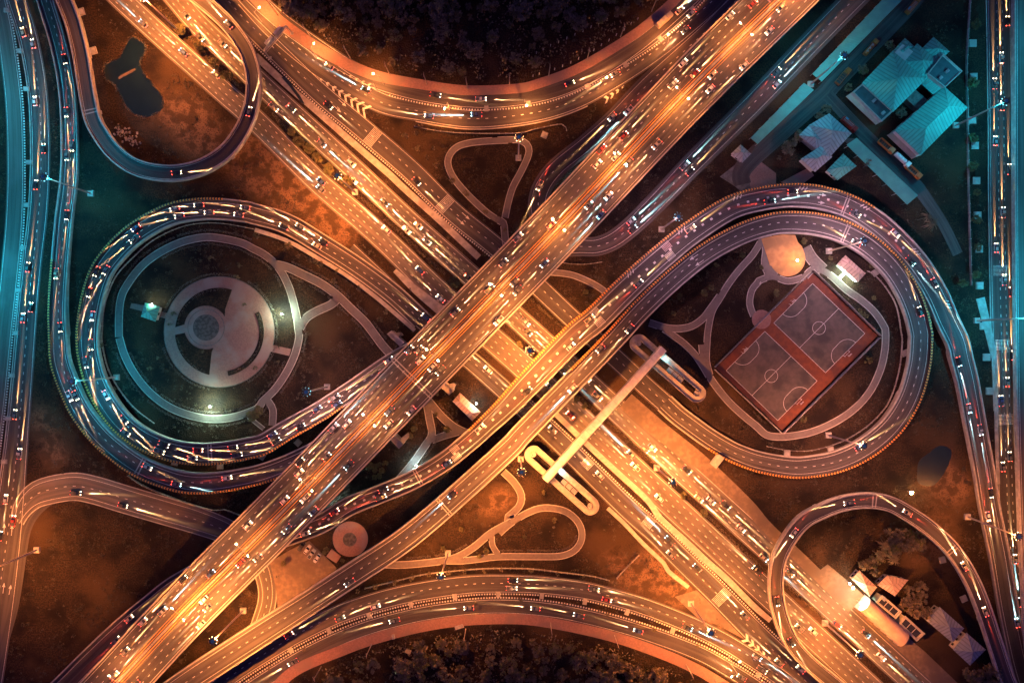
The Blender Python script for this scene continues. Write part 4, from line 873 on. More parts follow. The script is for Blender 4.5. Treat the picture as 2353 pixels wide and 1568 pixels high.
house(D4(815, 640, 885, 565, 1040, 715, 975, 800), 'pale low hipped house nearest the bright shop light', 'house', 4.0, 5.0, 'roof_pink', win=2)
house(D4(1045, 695, 1130, 610, 1320, 650, 1200, 795), 'broad pale low roofed house behind the bright shop', 'house', 4.2, 5.2, 'roof_pink', win=2)
house(D4(1480, 1010, 1600, 890, 1815, 1080, 1715, 1210), 'pink hipped house with skylights between the yard trees', 'house', 4.6, 7.2, 'roof_grey', win=3)
house(D4(1720, 1270, 1840, 1120, 2010, 1270, 1870, 1410), 'large pale hipped house in the lower right corner of the loop', 'house', 4.6, 7.0, 'roof_grey', win=3)
for k, qd in enumerate((D4(1035, 845, 1085, 790, 1250, 930, 1200, 985), D4(1240, 1035, 1290, 975, 1455, 1125, 1390, 1185))):
    g = empty('flat_block', (0, 0, 0), ('flat roofed block with dark skylight panels beside the barrel hall, upper', 'flat roofed block with dark skylight panels beside the barrel hall, lower')[k], 'block')
    walls([P(*q_, 4.4) for q_ in qd], 4.4, g); parapet(qd, 4.4, g, .7, .5)
    a, b_, c, d = [P(*q_, 4.45) for q_ in qd]
    for j in range(3):
        t0, t1 = .08 + j * .29, .08 + j * .29 + .26; mb = MB(); l0, l1 = a.lerp(d, t0), a.lerp(d, t1); u0, u1 = b_.lerp(c, t0), b_.lerp(c, t1)
        zz_ = Vector((0, 0, .06)); mb.quad(l0.lerp(u0, .15) + zz_, l1.lerp(u1, .15) + zz_, l1.lerp(u1, .85) + zz_, l0.lerp(u0, .85) + zz_); mb.obj('skylight', 'solar_dark', g)
g = empty('shop_light', PT(3, 3, 785, 690), 'glaring white floodlight on a post in front of the pale house', 'floodlight'); mb = MB(); mb.tube([(0, 0, 0), (0, 0, 4.5)], .1, 6); mb.obj('pole', 'steel', g)
mb = MB(); mb.box((0, 0, 4.6), (1.1, .5, .4), .8); hd = mb.obj('lamp_head', 'steel_dark', g); mb = MB(); mb.dome((-.1, .1, 4.8), .5, .5, .35, 8, 3); mb.obj('lens', 'lens_pale', hd); lamp('shop_lamp', (0, 0, 5.4), PALE, 1800, g, radius=.4)
for k, (x, y, wv) in enumerate(((860, 830, 1400), (760, 655, 700))):
    g = empty('shop_light', PT(3, 3, x, y), ('warm white floodlight at the mouth of the barrel hall', 'small white light at the highway edge of the forecourt')[k], 'floodlight'); mb = MB(); mb.tube([(0, 0, 0), (0, 0, 4)], .1, 6); mb.obj('pole', 'steel', g)
    mb = MB(); mb.box((0, 0, 4.1), (.9, .5, .3), .8); hd = mb.obj('lamp_head', 'steel_dark', g); mb = MB(); mb.dome((-.1, .1, 4.25), .35, .35, .25, 8, 3); mb.obj('lens', 'lens_pale', hd); lamp('shop_lamp', (0, 0, 4.9), (1, .86, .5), wv, g, radius=.4)
g = empty('work_light', PT(3, 2, 1312, 1365), 'single glaring orange work light on the bare ground by the pond', 'floodlight'); mb = MB(); mb.tube([(0, 0, 0), (0, 0, 3)], .1, 6); mb.obj('pole', 'steel', g)
mb = MB(); mb.box((0, 0, 3), (1.4, .9, .3), .7); hd = mb.obj('lamp_head', 'steel_dark', g); mb = MB(); mb.dome((0, 0, 3.16), .95, .75, .4, 10, 3); mb.obj('lens', 'lens_sodium', hd); lamp('work_lamp', (0, 0, 4.2), (1, .55, .2), 1300, g, radius=.5)
g = empty('work_light', PT(3, 1, 305, 822), 'bright orange spot lamp standing on the sandy plaza', 'floodlight'); mb = MB(); mb.tube([(0, 0, .27), (0, 0, 3)], .1, 6); mb.obj('pole', 'steel', g)
mb = MB(); mb.box((0, 0, 3), (.8, .6, .3), .7); hd = mb.obj('lamp_head', 'steel_dark', g); mb = MB(); mb.dome((0, 0, 3.16), .5, .45, .3, 10, 3); mb.obj('lens', 'lens_sodium', hd); lamp('work_lamp', (0, 0, 4.6), (1, .45, .14), 900, g, radius=.5)

# ================================================================== FOOTBRIDGE WITH OVAL STAIRS, STAIR HEADS, SIGNS
g = empty('footbridge', (0, 0, 0), 'covered pedestrian bridge with a pale tubular roof crossing the highway', 'footbridge')
a, b_ = PT(2, 2, 1400, 95, 8.6), PT(2, 2, 342, 1268, 8.6); d = (b_ - a); L = d.length; d.normalize(); n_ = Vector((-d.y, d.x, 0)); hd = math.atan2(d.y, d.x)
mb = MB(); k_ = 10; prof = [(1.75 * math.cos(math.pi * t / k_), .9 * math.sin(math.pi * t / k_)) for t in range(k_ + 1)]
for k in range(22):
    p0, p1 = a + d * (L * k / 22 + .06), a + d * (L * (k + 1) / 22 - .06)
    A = [p0 + n_ * x + Vector((0, 0, z)) for x, z in prof]; B = [p1 + n_ * x + Vector((0, 0, z)) for x, z in prof]; mb.strip(A, B); mb.add(A, [tuple(range(k_ + 1))]); mb.add(B, [tuple(range(k_, -1, -1))])
mb.obj('roof', 'bridge_roof', g)
mb = MB(); mb.box((a + b_) / 2 - Vector((0, 0, 2.7)), (L, 3.4, .6), hd); mb.obj('deck', 'concrete', g)
for sg in (1, -1): mb = MB(); mb.box((a + b_) / 2 - Vector((0, 0, 1.85)) + n_ * 1.8 * sg, (L, .12, 1.1), hd); mb.obj('railing', 'steel', g)
mb = MB(); mb.tube([a + n_ * 2.2 + Vector((0, 0, -.1)), b_ + n_ * 2.2 + Vector((0, 0, -.1))], .14, 6); mb.obj('gutter', 'steel_dark', g)
for f in (.06, .25, .52, .73, .95): p_ = a + d * L * f; mb = MB(); mb.tube([(p_.x, p_.y, 0), (p_.x, p_.y, 5.6)], .5, 10); mb.obj('column', 'concrete', g)
def oval(p, q, label):
    g = empty('stair_ramp', (0, 0, 0), label, 'stair ramp', 'oval stair ramps of the footbridge'); a, b_ = PT(*p, 4.5), PT(*q, 4.5); d = (b_ - a).normalized(); n_ = Vector((-d.y, d.x, 0))
    ro, ri = 4.15, 1.45; O, I = [], []
    for k in range(48):
        t = 2 * math.pi * k / 48; e = b_ if math.cos(t) > 0 else a
        O.append(e + d * ro * math.cos(t) + n_ * ro * math.sin(t)); I.append(e + d * ri * math.cos(t) + n_ * ri * math.sin(t))
    O.append(O[0]); I.append(I[0]); z = Vector((0, 0, 0)); dn = Vector((0, 0, -.45)); up = Vector((0, 0, .9))
    mb = MB(); mb.strip(O, I); mb.strip([q_ + dn for q_ in I], [q_ + dn for q_ in O]); mb.strip([q_ + dn for q_ in O], O); mb.strip(I, [q_ + dn for q_ in I]); mb.obj('walkway', 'concrete_pale', g)
    mb = MB()
    for ring_, s_ in ((O, -.18), (I, .18)):
        cc = [(q_ + up) for q_ in ring_]; ins = [q_ + (((a + b_) / 2 - q_).normalized() * -s_ if s_ > 0 else ((a + b_) / 2 - q_).normalized() * .18) for q_ in ring_]
        mb.strip(ring_, cc); mb.strip(cc, [q_ + up for q_ in ins]); mb.strip([q_ + up for q_ in ins], ins)
    mb.obj('railing', 'concrete_pale', g)
    for e, sg in ((a, -1), (b_, 1)):
        mb = MB(); c = e + d * sg * .2; mb.disc(c, 1.3, 4.55, 0, 20, .6); mb.disc(c + n_ * .3, .7, 4.9, 0, 14); mb.disc(c + n_ * .3, .7, 4.6, 0, 14); mb.obj('landing', 'concrete_pale', g)
    m_ = (a + b_) / 2
    for k in range(3):
        mb = MB(); c = m_ + d * (1.4 + k * 3.0) + Vector((0, 0, -.2)); mb.box(c, (2.4, 2.1, .35), math.atan2(d.y, d.x)); mb.obj('stair_cover', 'roof_grey', g)
        mb = MB(); mb.box(c + d * 1.35 + Vector((0, 0, .25)), (.22, 2.5, .3), math.atan2(d.y, d.x)); mb.obj('rib', 'concrete_pale', g)
    for f in (.1, .5, .9):
        for sg in (1, -1): c = a.lerp(b_, f) + n_ * sg * 2.8; mb = MB(); mb.tube([(c.x, c.y, 0), (c.x, c.y, 4.05)], .3, 8); mb.obj('column', 'concrete', g)
    return g
oval((2, 2, 1178, 50), (2, 2, 1690, 492), 'oval concrete stair loop at the upper end of the footbridge, partly in teal shade')
oval((2, 2, 240, 1040), (2, 2, 742, 1492), 'oval concrete stair loop at the lower end of the footbridge, brightly lit orange')
lamp('stair_light', PT(2, 2, 1400, 200, 6.5), COOL, 380, bpy.data.objects['footbridge'], radius=.3); lamp('stair_light', PT(2, 2, 490, 1180, 6.2), COOL, 380, bpy.data.objects['footbridge'], radius=.3)
def ell(label, main, wing, z):
    g = empty('stair_building', (0, 0, 0), label, 'stair head', 'concrete stair heads beside the main flyover')
    mb = MB(); mb.prism([P(*q, z).xy for q in main], 0, z); mb.obj('tower', 'concrete_pale', g); mb = MB(); mb.prism([P(*q, z).xy for q in wing], 0, z - 1.0); mb.obj('stair', 'concrete', g)
    mb = MB(); pts = [P(*q, z) for q in main]
    for i in range(4): d_ = pts[(i + 1) % 4] - pts[i]; mb.box((pts[i] + pts[(i + 1) % 4]) / 2 + Vector((0, 0, .4)), (d_.length, .2, .8), math.atan2(d_.y, d_.x))
    mb.obj('railing', 'concrete_pale', g)
ell('L shaped concrete stair head between highway lanes and pink toilet block', VL(1, 2, 1675, 440, 1715, 400, 1785, 470, 1745, 505), VL(1, 2, 1735, 420, 1775, 405, 1800, 415, 1775, 470), 7)
ell('L shaped concrete stair head right of the main flyover near the middle park', VL(1, 2, 1225, 905, 1262, 870, 1335, 945, 1300, 982), VL(1, 2, 1300, 905, 1365, 855, 1382, 885, 1335, 940), 7)
ell('concrete stair head left of the main flyover beside the western footpath', VL(1, 1, 1195, 1470, 1235, 1442, 1345, 1545, 1310, 1580), VL(1, 1, 1250, 1460, 1300, 1455, 1318, 1480, 1285, 1495), 7)
def gantry(p, q, label):
    a, b_ = P(*p, 0), P(*q, 0); d = b_ - a; L = d.length; d.normalize(); n_ = Vector((-d.y, d.x, 0)); g = empty('sign_gantry', (0, 0, 0), label, 'sign gantry')
    mb = MB()
    for o_ in (-.55, .55):
        for z in (6.6, 7.8): mb.tube([a + n_ * o_ + Vector((0, 0, z)), b_ + n_ * o_ + Vector((0, 0, z))], .12, 6)
    k = int(L / 1.3)
    for i in range(k):
        s_ = 1 if i % 2 else -1; p0, p1 = a + d * L * i / k, a + d * L * (i + 1) / k
        mb.tube([p0 + n_ * .55 * s_ + Vector((0, 0, 7.8)), p1 - n_ * .55 * s_ + Vector((0, 0, 7.8))], .07, 5); mb.tube([p0 + n_ * .55 + Vector((0, 0, 6.6)), p1 + n_ * .55 + Vector((0, 0, 7.8))], .07, 5); mb.tube([p0 + n_ * .55 + Vector((0, 0, 7.8)), p0 - n_ * .55 + Vector((0, 0, 7.8))], .07, 5)
    mb.obj('truss', 'steel', g)
    for e in (a, b_): mb = MB(); mb.tube([e, e + Vector((0, 0, 7.8))], .28, 8); mb.box(e + Vector((0, 0, .2)), (1.4, 1.4, .4)); mb.obj('post', 'steel', g)
    for f in (.32, .72): mb = MB(); mb.box(a + d * L * f + n_ * .9 + Vector((0, 0, 7.0)), (4.6, .25, 2.9), math.atan2(d.y, d.x), 0); mb.obj('sign_panel', 'steel', g); mb = MB(); mb.box(a + d * L * f + n_ * 1.55 + Vector((0, 0, 8.4)), (4.6, 1.0, .12), math.atan2(d.y, d.x)); mb.obj('service_grate', 'steel', g)
gantry(V(1, 0, 150, 520), V(1, 0, 345, 300), 'steel truss sign gantry spanning the wide road at the upper left')
def board(p, w, h, rz, label, z=7.0):
    g = empty('billboard', P(*p, 0), label, 'billboard', rz=rz); mb = MB(); mb.box((0, 0, z), (w, .5, h)); mb.box((0, .45, z - h * .3), (w * .95, .3, .15)); mb.obj('panel', 'concrete_pale', g)
    for s_ in (-.3, .3): mb = MB(); mb.tube([(w * s_, .3, 0), (w * s_, .3, z)], .22, 8); mb.obj('post', 'steel', g)
g = empty('cabin', PT(2, 2, 1862, 1088), 'plain pale rectangular cabin at the bend of the eastern loop road', 'cabin', rz=rad(52)); mb = MB(); mb.box((0, 0, 1.4), (5.6, 2.8, 2.8)); mb.obj('wall', 'wall_render', g); mb = MB(); mb.box((0, 0, 2.92), (6.0, 3.2, .24)); mb.obj('roof', 'concrete_pale', g)
mb = MB(); mb.box((0, -1.42, 1.1), (1.0, .1, 2.0)); mb.obj('door', 'steel', g)

# drains and square concrete pits
pit = None
pits = [(3, 1, 1922, 107), (3, 1, 1932, 415), (3, 1, 1945, 715), (3, 1, 1950, 1040), (3, 1, 1985, 1400), (3, 0, 1890, 390), (3, 0, 1897, 688), (3, 0, 1885, 1075), (3, 0, 1910, 1300), (3, 2, 2013, 172), (3, 2, 2040, 473)]
def make_pit(): 
    g = empty('drain_pit', (0, 0, 0), 'x', 'drain pit'); mb = MB(); mb.box((0, 0, .3), (3.3, 3.3, .6)); mb.obj('collar', 'concrete', g); mb = MB(); mb.box((0, 0, .63), (2.2, 2.2, .1)); mb.obj('lid', 'concrete_pale', g); return g
pit0 = make_pit(); tree0 = subtree(pit0)
for k, q in enumerate(sorted(pits, key=lambda q: V(*q)[1])):
    o = pit0 if k == 0 else copy_tree(pit0, tree0); o.location = PT(*q); tag(o, 'square concrete drain pit left of the right hand road, %s from the top' % ORD[k + 1], group='drain pits beside the right hand road')
lp = [(0, 0, 65, 95), (0, 0, 180, 458), (0, 0, 240, 795), (0, 0, 262, 1448), (0, 1, 240, 322), (0, 1, 207, 702), (0, 1, 172, 1080), (0, 1, 145, 1460), (0, 2, 108, 335), (0, 2, 75, 715), (0, 2, 40, 1100)]
for k, q in enumerate(lp):
    o = copy_tree(pit0, tree0); o.location = PT(*q); o.scale = (.8, .6, .9); tag(o, 'small drain pit in the dark strip by the left frontage road, %s from the top' % ORD[k + 1], group='drain pits by the left frontage road')
for k, q in enumerate(((0, 0, 725, 112), (0, 0, 833, 457))):
    o = copy_tree(pit0, tree0); o.location = PT(*q); o.rotation_euler.z = .3; tag(o, ('upper drain pit beside the inner rim of the pond loop', 'lower drain pit beside the inner rim of the pond loop')[k])
for k, q in enumerate(((3, 2, 237, 1030), (3, 2, 625, 995), (3, 2, 1287, 135), (3, 1, 1022, 925), (1, 2, 400, 932), (1, 2, 78, 1055), (2, 0, 337, 1205), (0, 2, 1560, 1107), (0, 2, 1963, 1140), (3, 3, 1620, 470), (3, 3, 1810, 815))):
    o = copy_tree(pit0, tree0); o.location = PT(*q); o.rotation_euler.z = .2 * k; o.scale = (.85, .85, 1)
    tag(o, ('drain pit inside the eastern loop at its bottom, left one', 'drain pit inside the eastern loop at its bottom, right one', 'drain pit in the strip right of the ball courts', 'drain pit beside the lit toilet block', 'drain pit in the gap between western ramps near the flyover', 'drain pit at the dark gap left of the main flyover',
           'square pit on the grass beside the unlit oval path', 'drain pit in the dark gap under the western loop, left one', 'drain pit in the dark gap under the western loop, right one', 'dark drain pit inside the lower right loop, upper', 'dark drain pit inside the lower right loop, lower')[k])
# median drain lids on the striped medians
for nm, pts, lab in (('top', [(1, 0, 2077, 970), (2, 0, 195, 930), (2, 0, 720, 775), (2, 0, 1060, 580), (2, 0, 1370, 352), (2, 0, 1660, 85)], 'pale concrete lid across the striped top median, %s from the left'),
                     ('bottom', [(1, 3, 335, 1272), (1, 3, 678, 1100), (1, 3, 1033, 965), (1, 3, 1405, 865), (1, 3, 1797, 798), (1, 3, 2183, 775), (2, 3, 313, 790), (2, 3, 697, 842), (2, 3, 1073, 935), (2, 3, 1480, 1098), (2, 3, 2243, 1490)], 'pale concrete lid across the striped bottom median, %s from the left')):
    for k, q in enumerate(pts):
        p_ = PT(*q); rd = top_upper if nm == 'top' else bottom_upper; i = min(range(len(rd.p)), key=lambda i: (rd.p[i].xy - p_.xy).length); h = math.atan2(-rd.n[i].x, rd.n[i].y)
        mb = MB(); mb.box((0, 0, .3), (1.9, 2.5, .6)); mb.box((0, 0, .66), (1.4, 1.9, .12)); o = mb.obj('median_lid', 'concrete_pale'); o.location = p_; o.rotation_euler.z = h; tag(o, lab % ORD[k + 1], 'drain lid', 'lids across the striped %s median' % nm)
# roadside utility poles
def upole(bq, tq, label, group):
    b_ = PT(*bq); h = 12.5; g = empty('utility_pole', b_, label, 'utility pole', group); i = min(range(len(top_walk.p)), key=lambda i: (top_walk.p[i].xy - b_.xy).length)
    mb = MB(); mb.tube([(0, 0, 0), (0, 0, h)], [.24, .14], 8); mb.obj('pole', 'wood_pole', g); mb = MB(); mb.box((0, 0, h - .7), (.16, 2.2, .16), R.random() * .5); mb.box((0, 0, h - 1.6), (.14, 1.6, .14), R.random() * .5); mb.obj('crossarm', 'wood_pole', g)
for k, q in enumerate(((1, 0, 220, 140), (1, 0, 510, 330), (1, 0, 865, 520), (1, 0, 1215, 665), (1, 0, 1548, 755), (1, 0, 1910, 795), (1, 0, 2283, 765), (2, 0, 375, 680), (2, 0, 715, 540), (2, 0, 1015, 330), (2, 0, 1290, 105))):
    upole(q, None, 'leaning looking utility pole along the upper pavement, %s from the left' % ORD[k + 1], 'utility poles along the upper pavement')
for k, q in enumerate(((1, 3, 605, 1420), (1, 3, 1055, 1220), (1, 3, 1893, 1085), (2, 3, 390, 1030), (2, 3, 960, 1140), (2, 3, 1600, 1400), (2, 3, 1860, 1540))):
    upole(q, None, 'utility pole along the lower pavement, %s from the left' % ORD[k + 1], 'utility poles along the lower pavement')
mp = [(200, 505), (265, 480), (325, 450), (390, 415), (462, 385), (535, 350), (607, 318), (680, 285), (750, 250), (820, 220), (893, 185), (962, 147), (1030, 115)]
mp2 = [(235, 685), (290, 665), (427, 625), (497, 597), (570, 565), (640, 530), (775, 455), (842, 410), (910, 368), (975, 320), (1045, 275), (1105, 220), (1165, 180)]
post0 = None
for nm, lst in (('back row inside the dark field', mp), ('front row against the pink pavement', mp2)):
    for k, (x, y) in enumerate(lst):
        if post0 is None:
            mb = MB(); mb.tube([(0, 0, 0), (0, 0, 1.9)], [.17, .15], 7); mb.box((0, 0, 1.95), (.34, .34, .12)); post0 = mb.obj('fence_post', 'paint_white'); o = post0
        else: o = post0.copy(); COL.objects.link(o)
        o.location = PT(2, 0, x, y); tag(o, 'white post of the %s, %s from the left' % (nm, ORD[k + 1]), 'post', 'white posts, ' + nm)
def fence(pts, label, h=1.5, gap=2.6, material='concrete'):
    r = Road(Z(pts, 0, 4)); g = empty('fence', (0, 0, 0), label, 'fence'); mb = MB(); r.wall(mb, 0, .16, 0, h - .2); mb.obj('panel', material, g)
    q = 0; n = 0
    while q < r.len and n < 90: a, hd_, hw, n_ = r.at(q); mb = MB(); mb.box((a.x, a.y, h / 2), (.34, .34, h), hd_); mb.obj('post', 'concrete_pale', g); q += gap; n += 1
fence(C(1865, -40, 1845, 280, 1832, 500, 1830, 720, 1838, 1000, 1845, 1568) + [V(3, 1, 1870, 1040)], 'long thin pale fence running down beside the right hand road pits', 1.6, 4.0)
fence(VL(1, 3, 1000, 720, 1250, 660, 1500, 600, 1760, 568, 2050, 545, 2351, 543) + VL(2, 3, 250, 550, 500, 580, 750, 610, 915, 650), 'low pale fence with small trees along it above the bottom curve')
fence(VL(2, 3, 980, 630, 1090, 510, 1180, 425), 'short pale fence crossing the bare ground at the right of the southern park')
fence(VL(0, 2, 1150, 1225, 1300, 1320, 1600, 1440, 1900, 1530) + VL(0, 3, 2000, 20, 2140, 70), 'low pale fence between outer western ramp and the turning road')
fence(VL(3, 2, 60, 965, 250, 1000, 450, 1000, 700, 930, 900, 820, 1040, 700, 1150, 550, 1230, 300, 1260, 50) + VL(3, 1, 1250, 1450, 1210, 1230, 1130, 1080, 1030, 960, 950, 910), 'low wall curving round the ball courts inside the eastern loop', 1.2, 3.4)
fence(VL(0, 1, 2320, 550, 2000, 490, 1750, 490, 1550, 545, 1350, 650, 1180, 800, 1050, 940, 980, 1080, 930, 1250, 915, 1450) + VL(0, 2, 915, 40, 960, 250, 1050, 430, 1200, 620, 1380, 760), 'low pale wall curving round the western park inside the loop', 1.2, 3.4)
fence(VL(1, 0, 1440, 1130, 1650, 1170, 1900, 1190, 2351, 1190) + VL(2, 0, 250, 1155, 490, 1110, 535, 1170), 'low pale rail along the inner side of the top curve', 1.1, 3)
fence(VL(2, 1, 460, 830, 560, 845, 700, 850, 850, 830), 'low rail on the grass beside the under ramp bend', 1.0, 3)

# ================================================================== VEGETATION
def rv(): 
    while True:
        v = Vector((R.uniform(-1, 1), R.uniform(-1, 1), R.uniform(-1, 1)))
        if .05 < v.length < 1: return v
def leaf(mb, c, s, mi=0):
    n = rv().normalized(); n.z = abs(n.z) + .25; n.normalize(); u = n.orthogonal().normalized(); w = n.cross(u); a = R.uniform(0, 6.28)
    u, w = u * math.cos(a) + w * math.sin(a), w * math.cos(a) - u * math.sin(a)
    mb.add([c - u * s, c + w * s * .55, c + u * s, c - w * s * .55], [(0, 1, 2, 3)], mi)
def crown_mesh(name, rx, rz, z0, clumps, per, size, mats_):
    mb = MB()
    for k in range(clumps):
        v = rv(); v = v.normalized() * v.length ** .5; c = Vector((v.x * rx, v.y * rx, z0 + v.z * rz)); cr = rx * R.uniform(.22, .42); mi = 1 if R.random() < .35 else 0
        for _ in range(per):
            q = rv() * cr; q.z *= .7; leaf(mb, c + q, size * R.uniform(.7, 1.4), mi)
    return mb.mesh(name, mats_)
def trunk_mesh(name, h, r, limbs=5, spread=1.6):
    mb = MB(); mb.tube([(0, 0, -.1), (.05, .02, h * .5), (.1, -.05, h)], [r, r * .75, r * .45], 7)
    for k in range(limbs):
        a = k * 6.28 / limbs + R.random(); z = h * R.uniform(.5, .85)
        mb.tube([(.06, 0, z), (spread * .5 * math.cos(a), spread * .5 * math.sin(a), z + h * .22), (spread * math.cos(a), spread * math.sin(a), z + h * .38)], [r * .45, r * .28, r * .12], 5)
    return mb.mesh(name, 'bark')
BROAD = []
for k in range(5):
    BROAD.append((crown_mesh('crown', (3.0, 3.6, 2.5, 3.3, 4.2)[k], 2.1, 5.2, (24, 30, 15, 34, 26)[k], 30, (.42, .34, .5, .38, .6)[k], ['leaf_dark', 'leaf_green' if k % 2 else 'leaf_olive']), trunk_mesh('trunk', 4.4, .24)))
BRIGHT = [(crown_mesh('crown', 2.0, 1.5, 3.6, 22, 34, .30, ['leaf_olive', 'leaf_green']), trunk_mesh('trunk', 3.0, .16, 4, 1.0)) for k in range(3)]
SPARSE = [(crown_mesh('crown', 1.1, 1.7, 4.6, 12, 26, .24, ['leaf_olive', 'leaf_dark']), trunk_mesh('trunk', 4.4, .13, 4, .6)) for k in range(3)]
def palm(h, r, n=18):
    mb = MB()
    for k in range(n):
        a = k * 2.39996 + R.uniform(-.1, .1); el = R.uniform(-.1, .75); prev = None; d = Vector((math.cos(a), math.sin(a), 0)); s_ = Vector((-d.y, d.x, 0))
        for i in range(6):
            t = i / 5; c = Vector((0, 0, h)) + d * r * t * math.cos(el * (1 - t)) + Vector((0, 0, r * (el * t - .75 * t * t))); w = .34 * (1 - t) ** .6 * (.35 + min(1, t * 4) * .65)
            if prev: 
                mb.quad(prev[0] - s_ * prev[1] - Vector((0, 0, .1)), prev[0], c, c - s_ * w - Vector((0, 0, .1))); mb.quad(prev[0], prev[0] + s_ * prev[1] - Vector((0, 0, .1)), c + s_ * w - Vector((0, 0, .1)), c)
            prev = (c, w)
    cr = mb.mesh('crown', 'leaf_palm'); mb = MB(); mb.tube([(0, 0, -.1), (.1, 0, h * .5), (0, .05, h)], [.26, .2, .16], 7); return cr, mb.mesh('trunk', 'bark')
PALMS = [palm(7.5, 3.0), palm(9.5, 3.3, 22), palm(6, 2.7, 15)]
SHRUB = [(crown_mesh('foliage', .95, .6, .6, 9, 26, .24, ['leaf_dark', 'leaf_green']),) for k in range(2)] + [(crown_mesh('foliage', .8, .5, .5, 8, 24, .22, ['leaf_olive', 'leaf_green']),)]
def plant(name, kind, p, sc, label, cat, group=None, z=0):
    g = empty(name, P(p[0], p[1], z), label, cat, group, R.uniform(0, 6.28)); g.scale = (sc * R.uniform(.9, 1.1), sc * R.uniform(.9, 1.1), sc * R.uniform(.9, 1.15))
    for me, nm in zip(kind, ('crown', 'trunk') if len(kind) == 2 else ('foliage',)):
        o = bpy.data.objects.new(nm, me); COL.objects.link(o); o.parent = g
    return g
WALK_TOP = [(q.x / S + CX, CY - q.y / S) for q in top_walk.line(lambda h: h, 0)]; WALK_BOT = [(q.x / S + CX, CY - q.y / S) for q in bottom_walk.line(lambda h: -h, 0)]
def edge_y(poly, x):
    best = min(poly, key=lambda q: abs(q[0] - x)); return best[1]
n = 0; used = []
tries = 0
while n < 105 and tries < 6000:
    tries += 1; x = R.uniform(600, 1560); y = R.uniform(-40, 190); lim = edge_y(WALK_TOP, x) - 22
    dens = 1.0 if y < 70 - abs(x - 900) * .12 else (.30 if x < 1150 else .22)
    if y > lim or R.random() > dens or any((x - a) ** 2 + (y - b_) ** 2 < 21 ** 2 for a, b_ in used): continue
    used.append((x, y)); n += 1
    plant('tree', R.choice(BROAD), (x, y), R.uniform(.5, 1.45) * (1 if dens == 1 else .7), 'dark leafy tree in the unlit wood above the top curving road', 'tree', 'trees of the dark upper wood')
n = 0; tries = 0
while n < 85 and tries < 6000:
    tries += 1; x = R.uniform(760, 1640); y = R.uniform(1425, 1600); lim = edge_y(WALK_BOT, x) + 20
    dens = 1.0 if 1180 < x < 1460 and y > lim + 10 else .28
    if y < lim or R.random() > dens or any((x - a) ** 2 + (y - b_) ** 2 < 20 ** 2 for a, b_ in used): continue
    used.append((x, y)); n += 1
    plant('tree', R.choice(BROAD), (x, y), R.uniform(.4, 1.25), 'dark leafy tree in the unlit wood below the bottom curving road', 'tree', 'trees of the dark lower wood')
for k, q in enumerate(((1, 0, 1740, 340), (1, 0, 1690, 120))):
    plant('palm_tree', PALMS[k], V(*q), .95, ('lone palm with a star shaped crown in the upper wood', 'upper palm near the top edge among dark trees')[k], 'palm')
mb = MB()
for _ in range(9000):
    top = R.random() < .55
    x = R.uniform(600, 1560) if top else R.uniform(740, 1640); y = R.uniform(-20, 200) if top else R.uniform(1425, 1590)
    if (top and y > edge_y(WALK_TOP, x) - 14) or (not top and y < edge_y(WALK_BOT, x) + 13) or mnoise.noise(Vector((x * .02, y * .02, 1))) < -.12: continue
    leaf(mb, P(x, y, 0) + Vector((0, 0, R.uniform(.2, 1.3))), R.uniform(.35, .85), 1 if R.random() < .25 else 0)
tag(mb.obj('undergrowth', ['leaf_dark', 'leaf_olive']), 'tangled dark undergrowth filling both unlit woods', 'undergrowth', kind='stuff')
mb = MB(); ALLR = GROUND_ROADS + [main_fly, north_fly, south_fly, west_fly, outer_fly, nw_loop, se_loop, right_fly, top_walk, bottom_walk, strip_b, strip_b2, strip_d, strip_e, strip_f] + PATHS
SEG = [(q.x, q.y, r_.hw[i]) for r_ in ALLR for i, q in enumerate(r_.p) if i % 2 == 0]; CELL = {}
for x, y, w in SEG:
    k = int((w + 5) / 6) + 1
    for a in range(-k, k + 1):
        for b_ in range(-k, k + 1): CELL.setdefault((int(x // 6) + a, int(y // 6) + b_), []).append((x, y, w))
KEEP = ((1500, 930, -20, 480, 2250), (1240, 1960, 1250, 1560, 2300), (1640, 540, 620, 990, 2020), (630, 1200, 1170, 1400, 870), (1020, 870, 870, 1000, 1130))
def free(sx, sy, m):
    p_ = P(sx, sy, 0)
    if any((p_.x - x) ** 2 + (p_.y - y) ** 2 < (w + m) ** 2 for x, y, w in CELL.get((int(p_.x // 6), int(p_.y // 6)), ())): return False
    if (sx - 504) ** 2 + (sy - 762) ** 2 < 132 ** 2 or (sx > 1640 and sx < 2120 and sy < 480) or (1900 < sx < 2300 and 1300 < sy) or (1640 < sx < 2020 and 622 < sy < 992 and abs(sx - 1830) + abs(sy - 806) < 215) or (640 < sx < 860 and 1195 < sy < 1400) or (1410 < sx < 1640 and 740 < sy < 930) or (1190 < sx < 1390 and 1010 < sy < 1200) or (1750 < sx < 1860 and 530 < sy < 640): return False
    if (230 < sx < 385 and 80 < sy < 275) or (2095 < sx < 2195 and 1010 < sy < 1125): return False
    return True
n = 0
while n < 3600:
    x, y = R.uniform(0, 2352), R.uniform(0, 1568); d_ = mnoise.noise(Vector((x * .018, y * .018, 5))) + .6 * mnoise.noise(Vector((x * .07, y * .07, 2)))
    if R.random() > .22 + 1.3 * d_ or not free(x, y, 1.2): continue
    n += 1; rr = R.uniform(.35, 1.25); c = P(x, y, 0)
    for _ in range(int(9 + rr * 8)): leaf(mb, c + Vector((R.gauss(0, rr * .5), R.gauss(0, rr * .5), R.uniform(.05, .35 + rr * .35))), R.uniform(.16, .36), 1 if R.random() < .3 else 0)
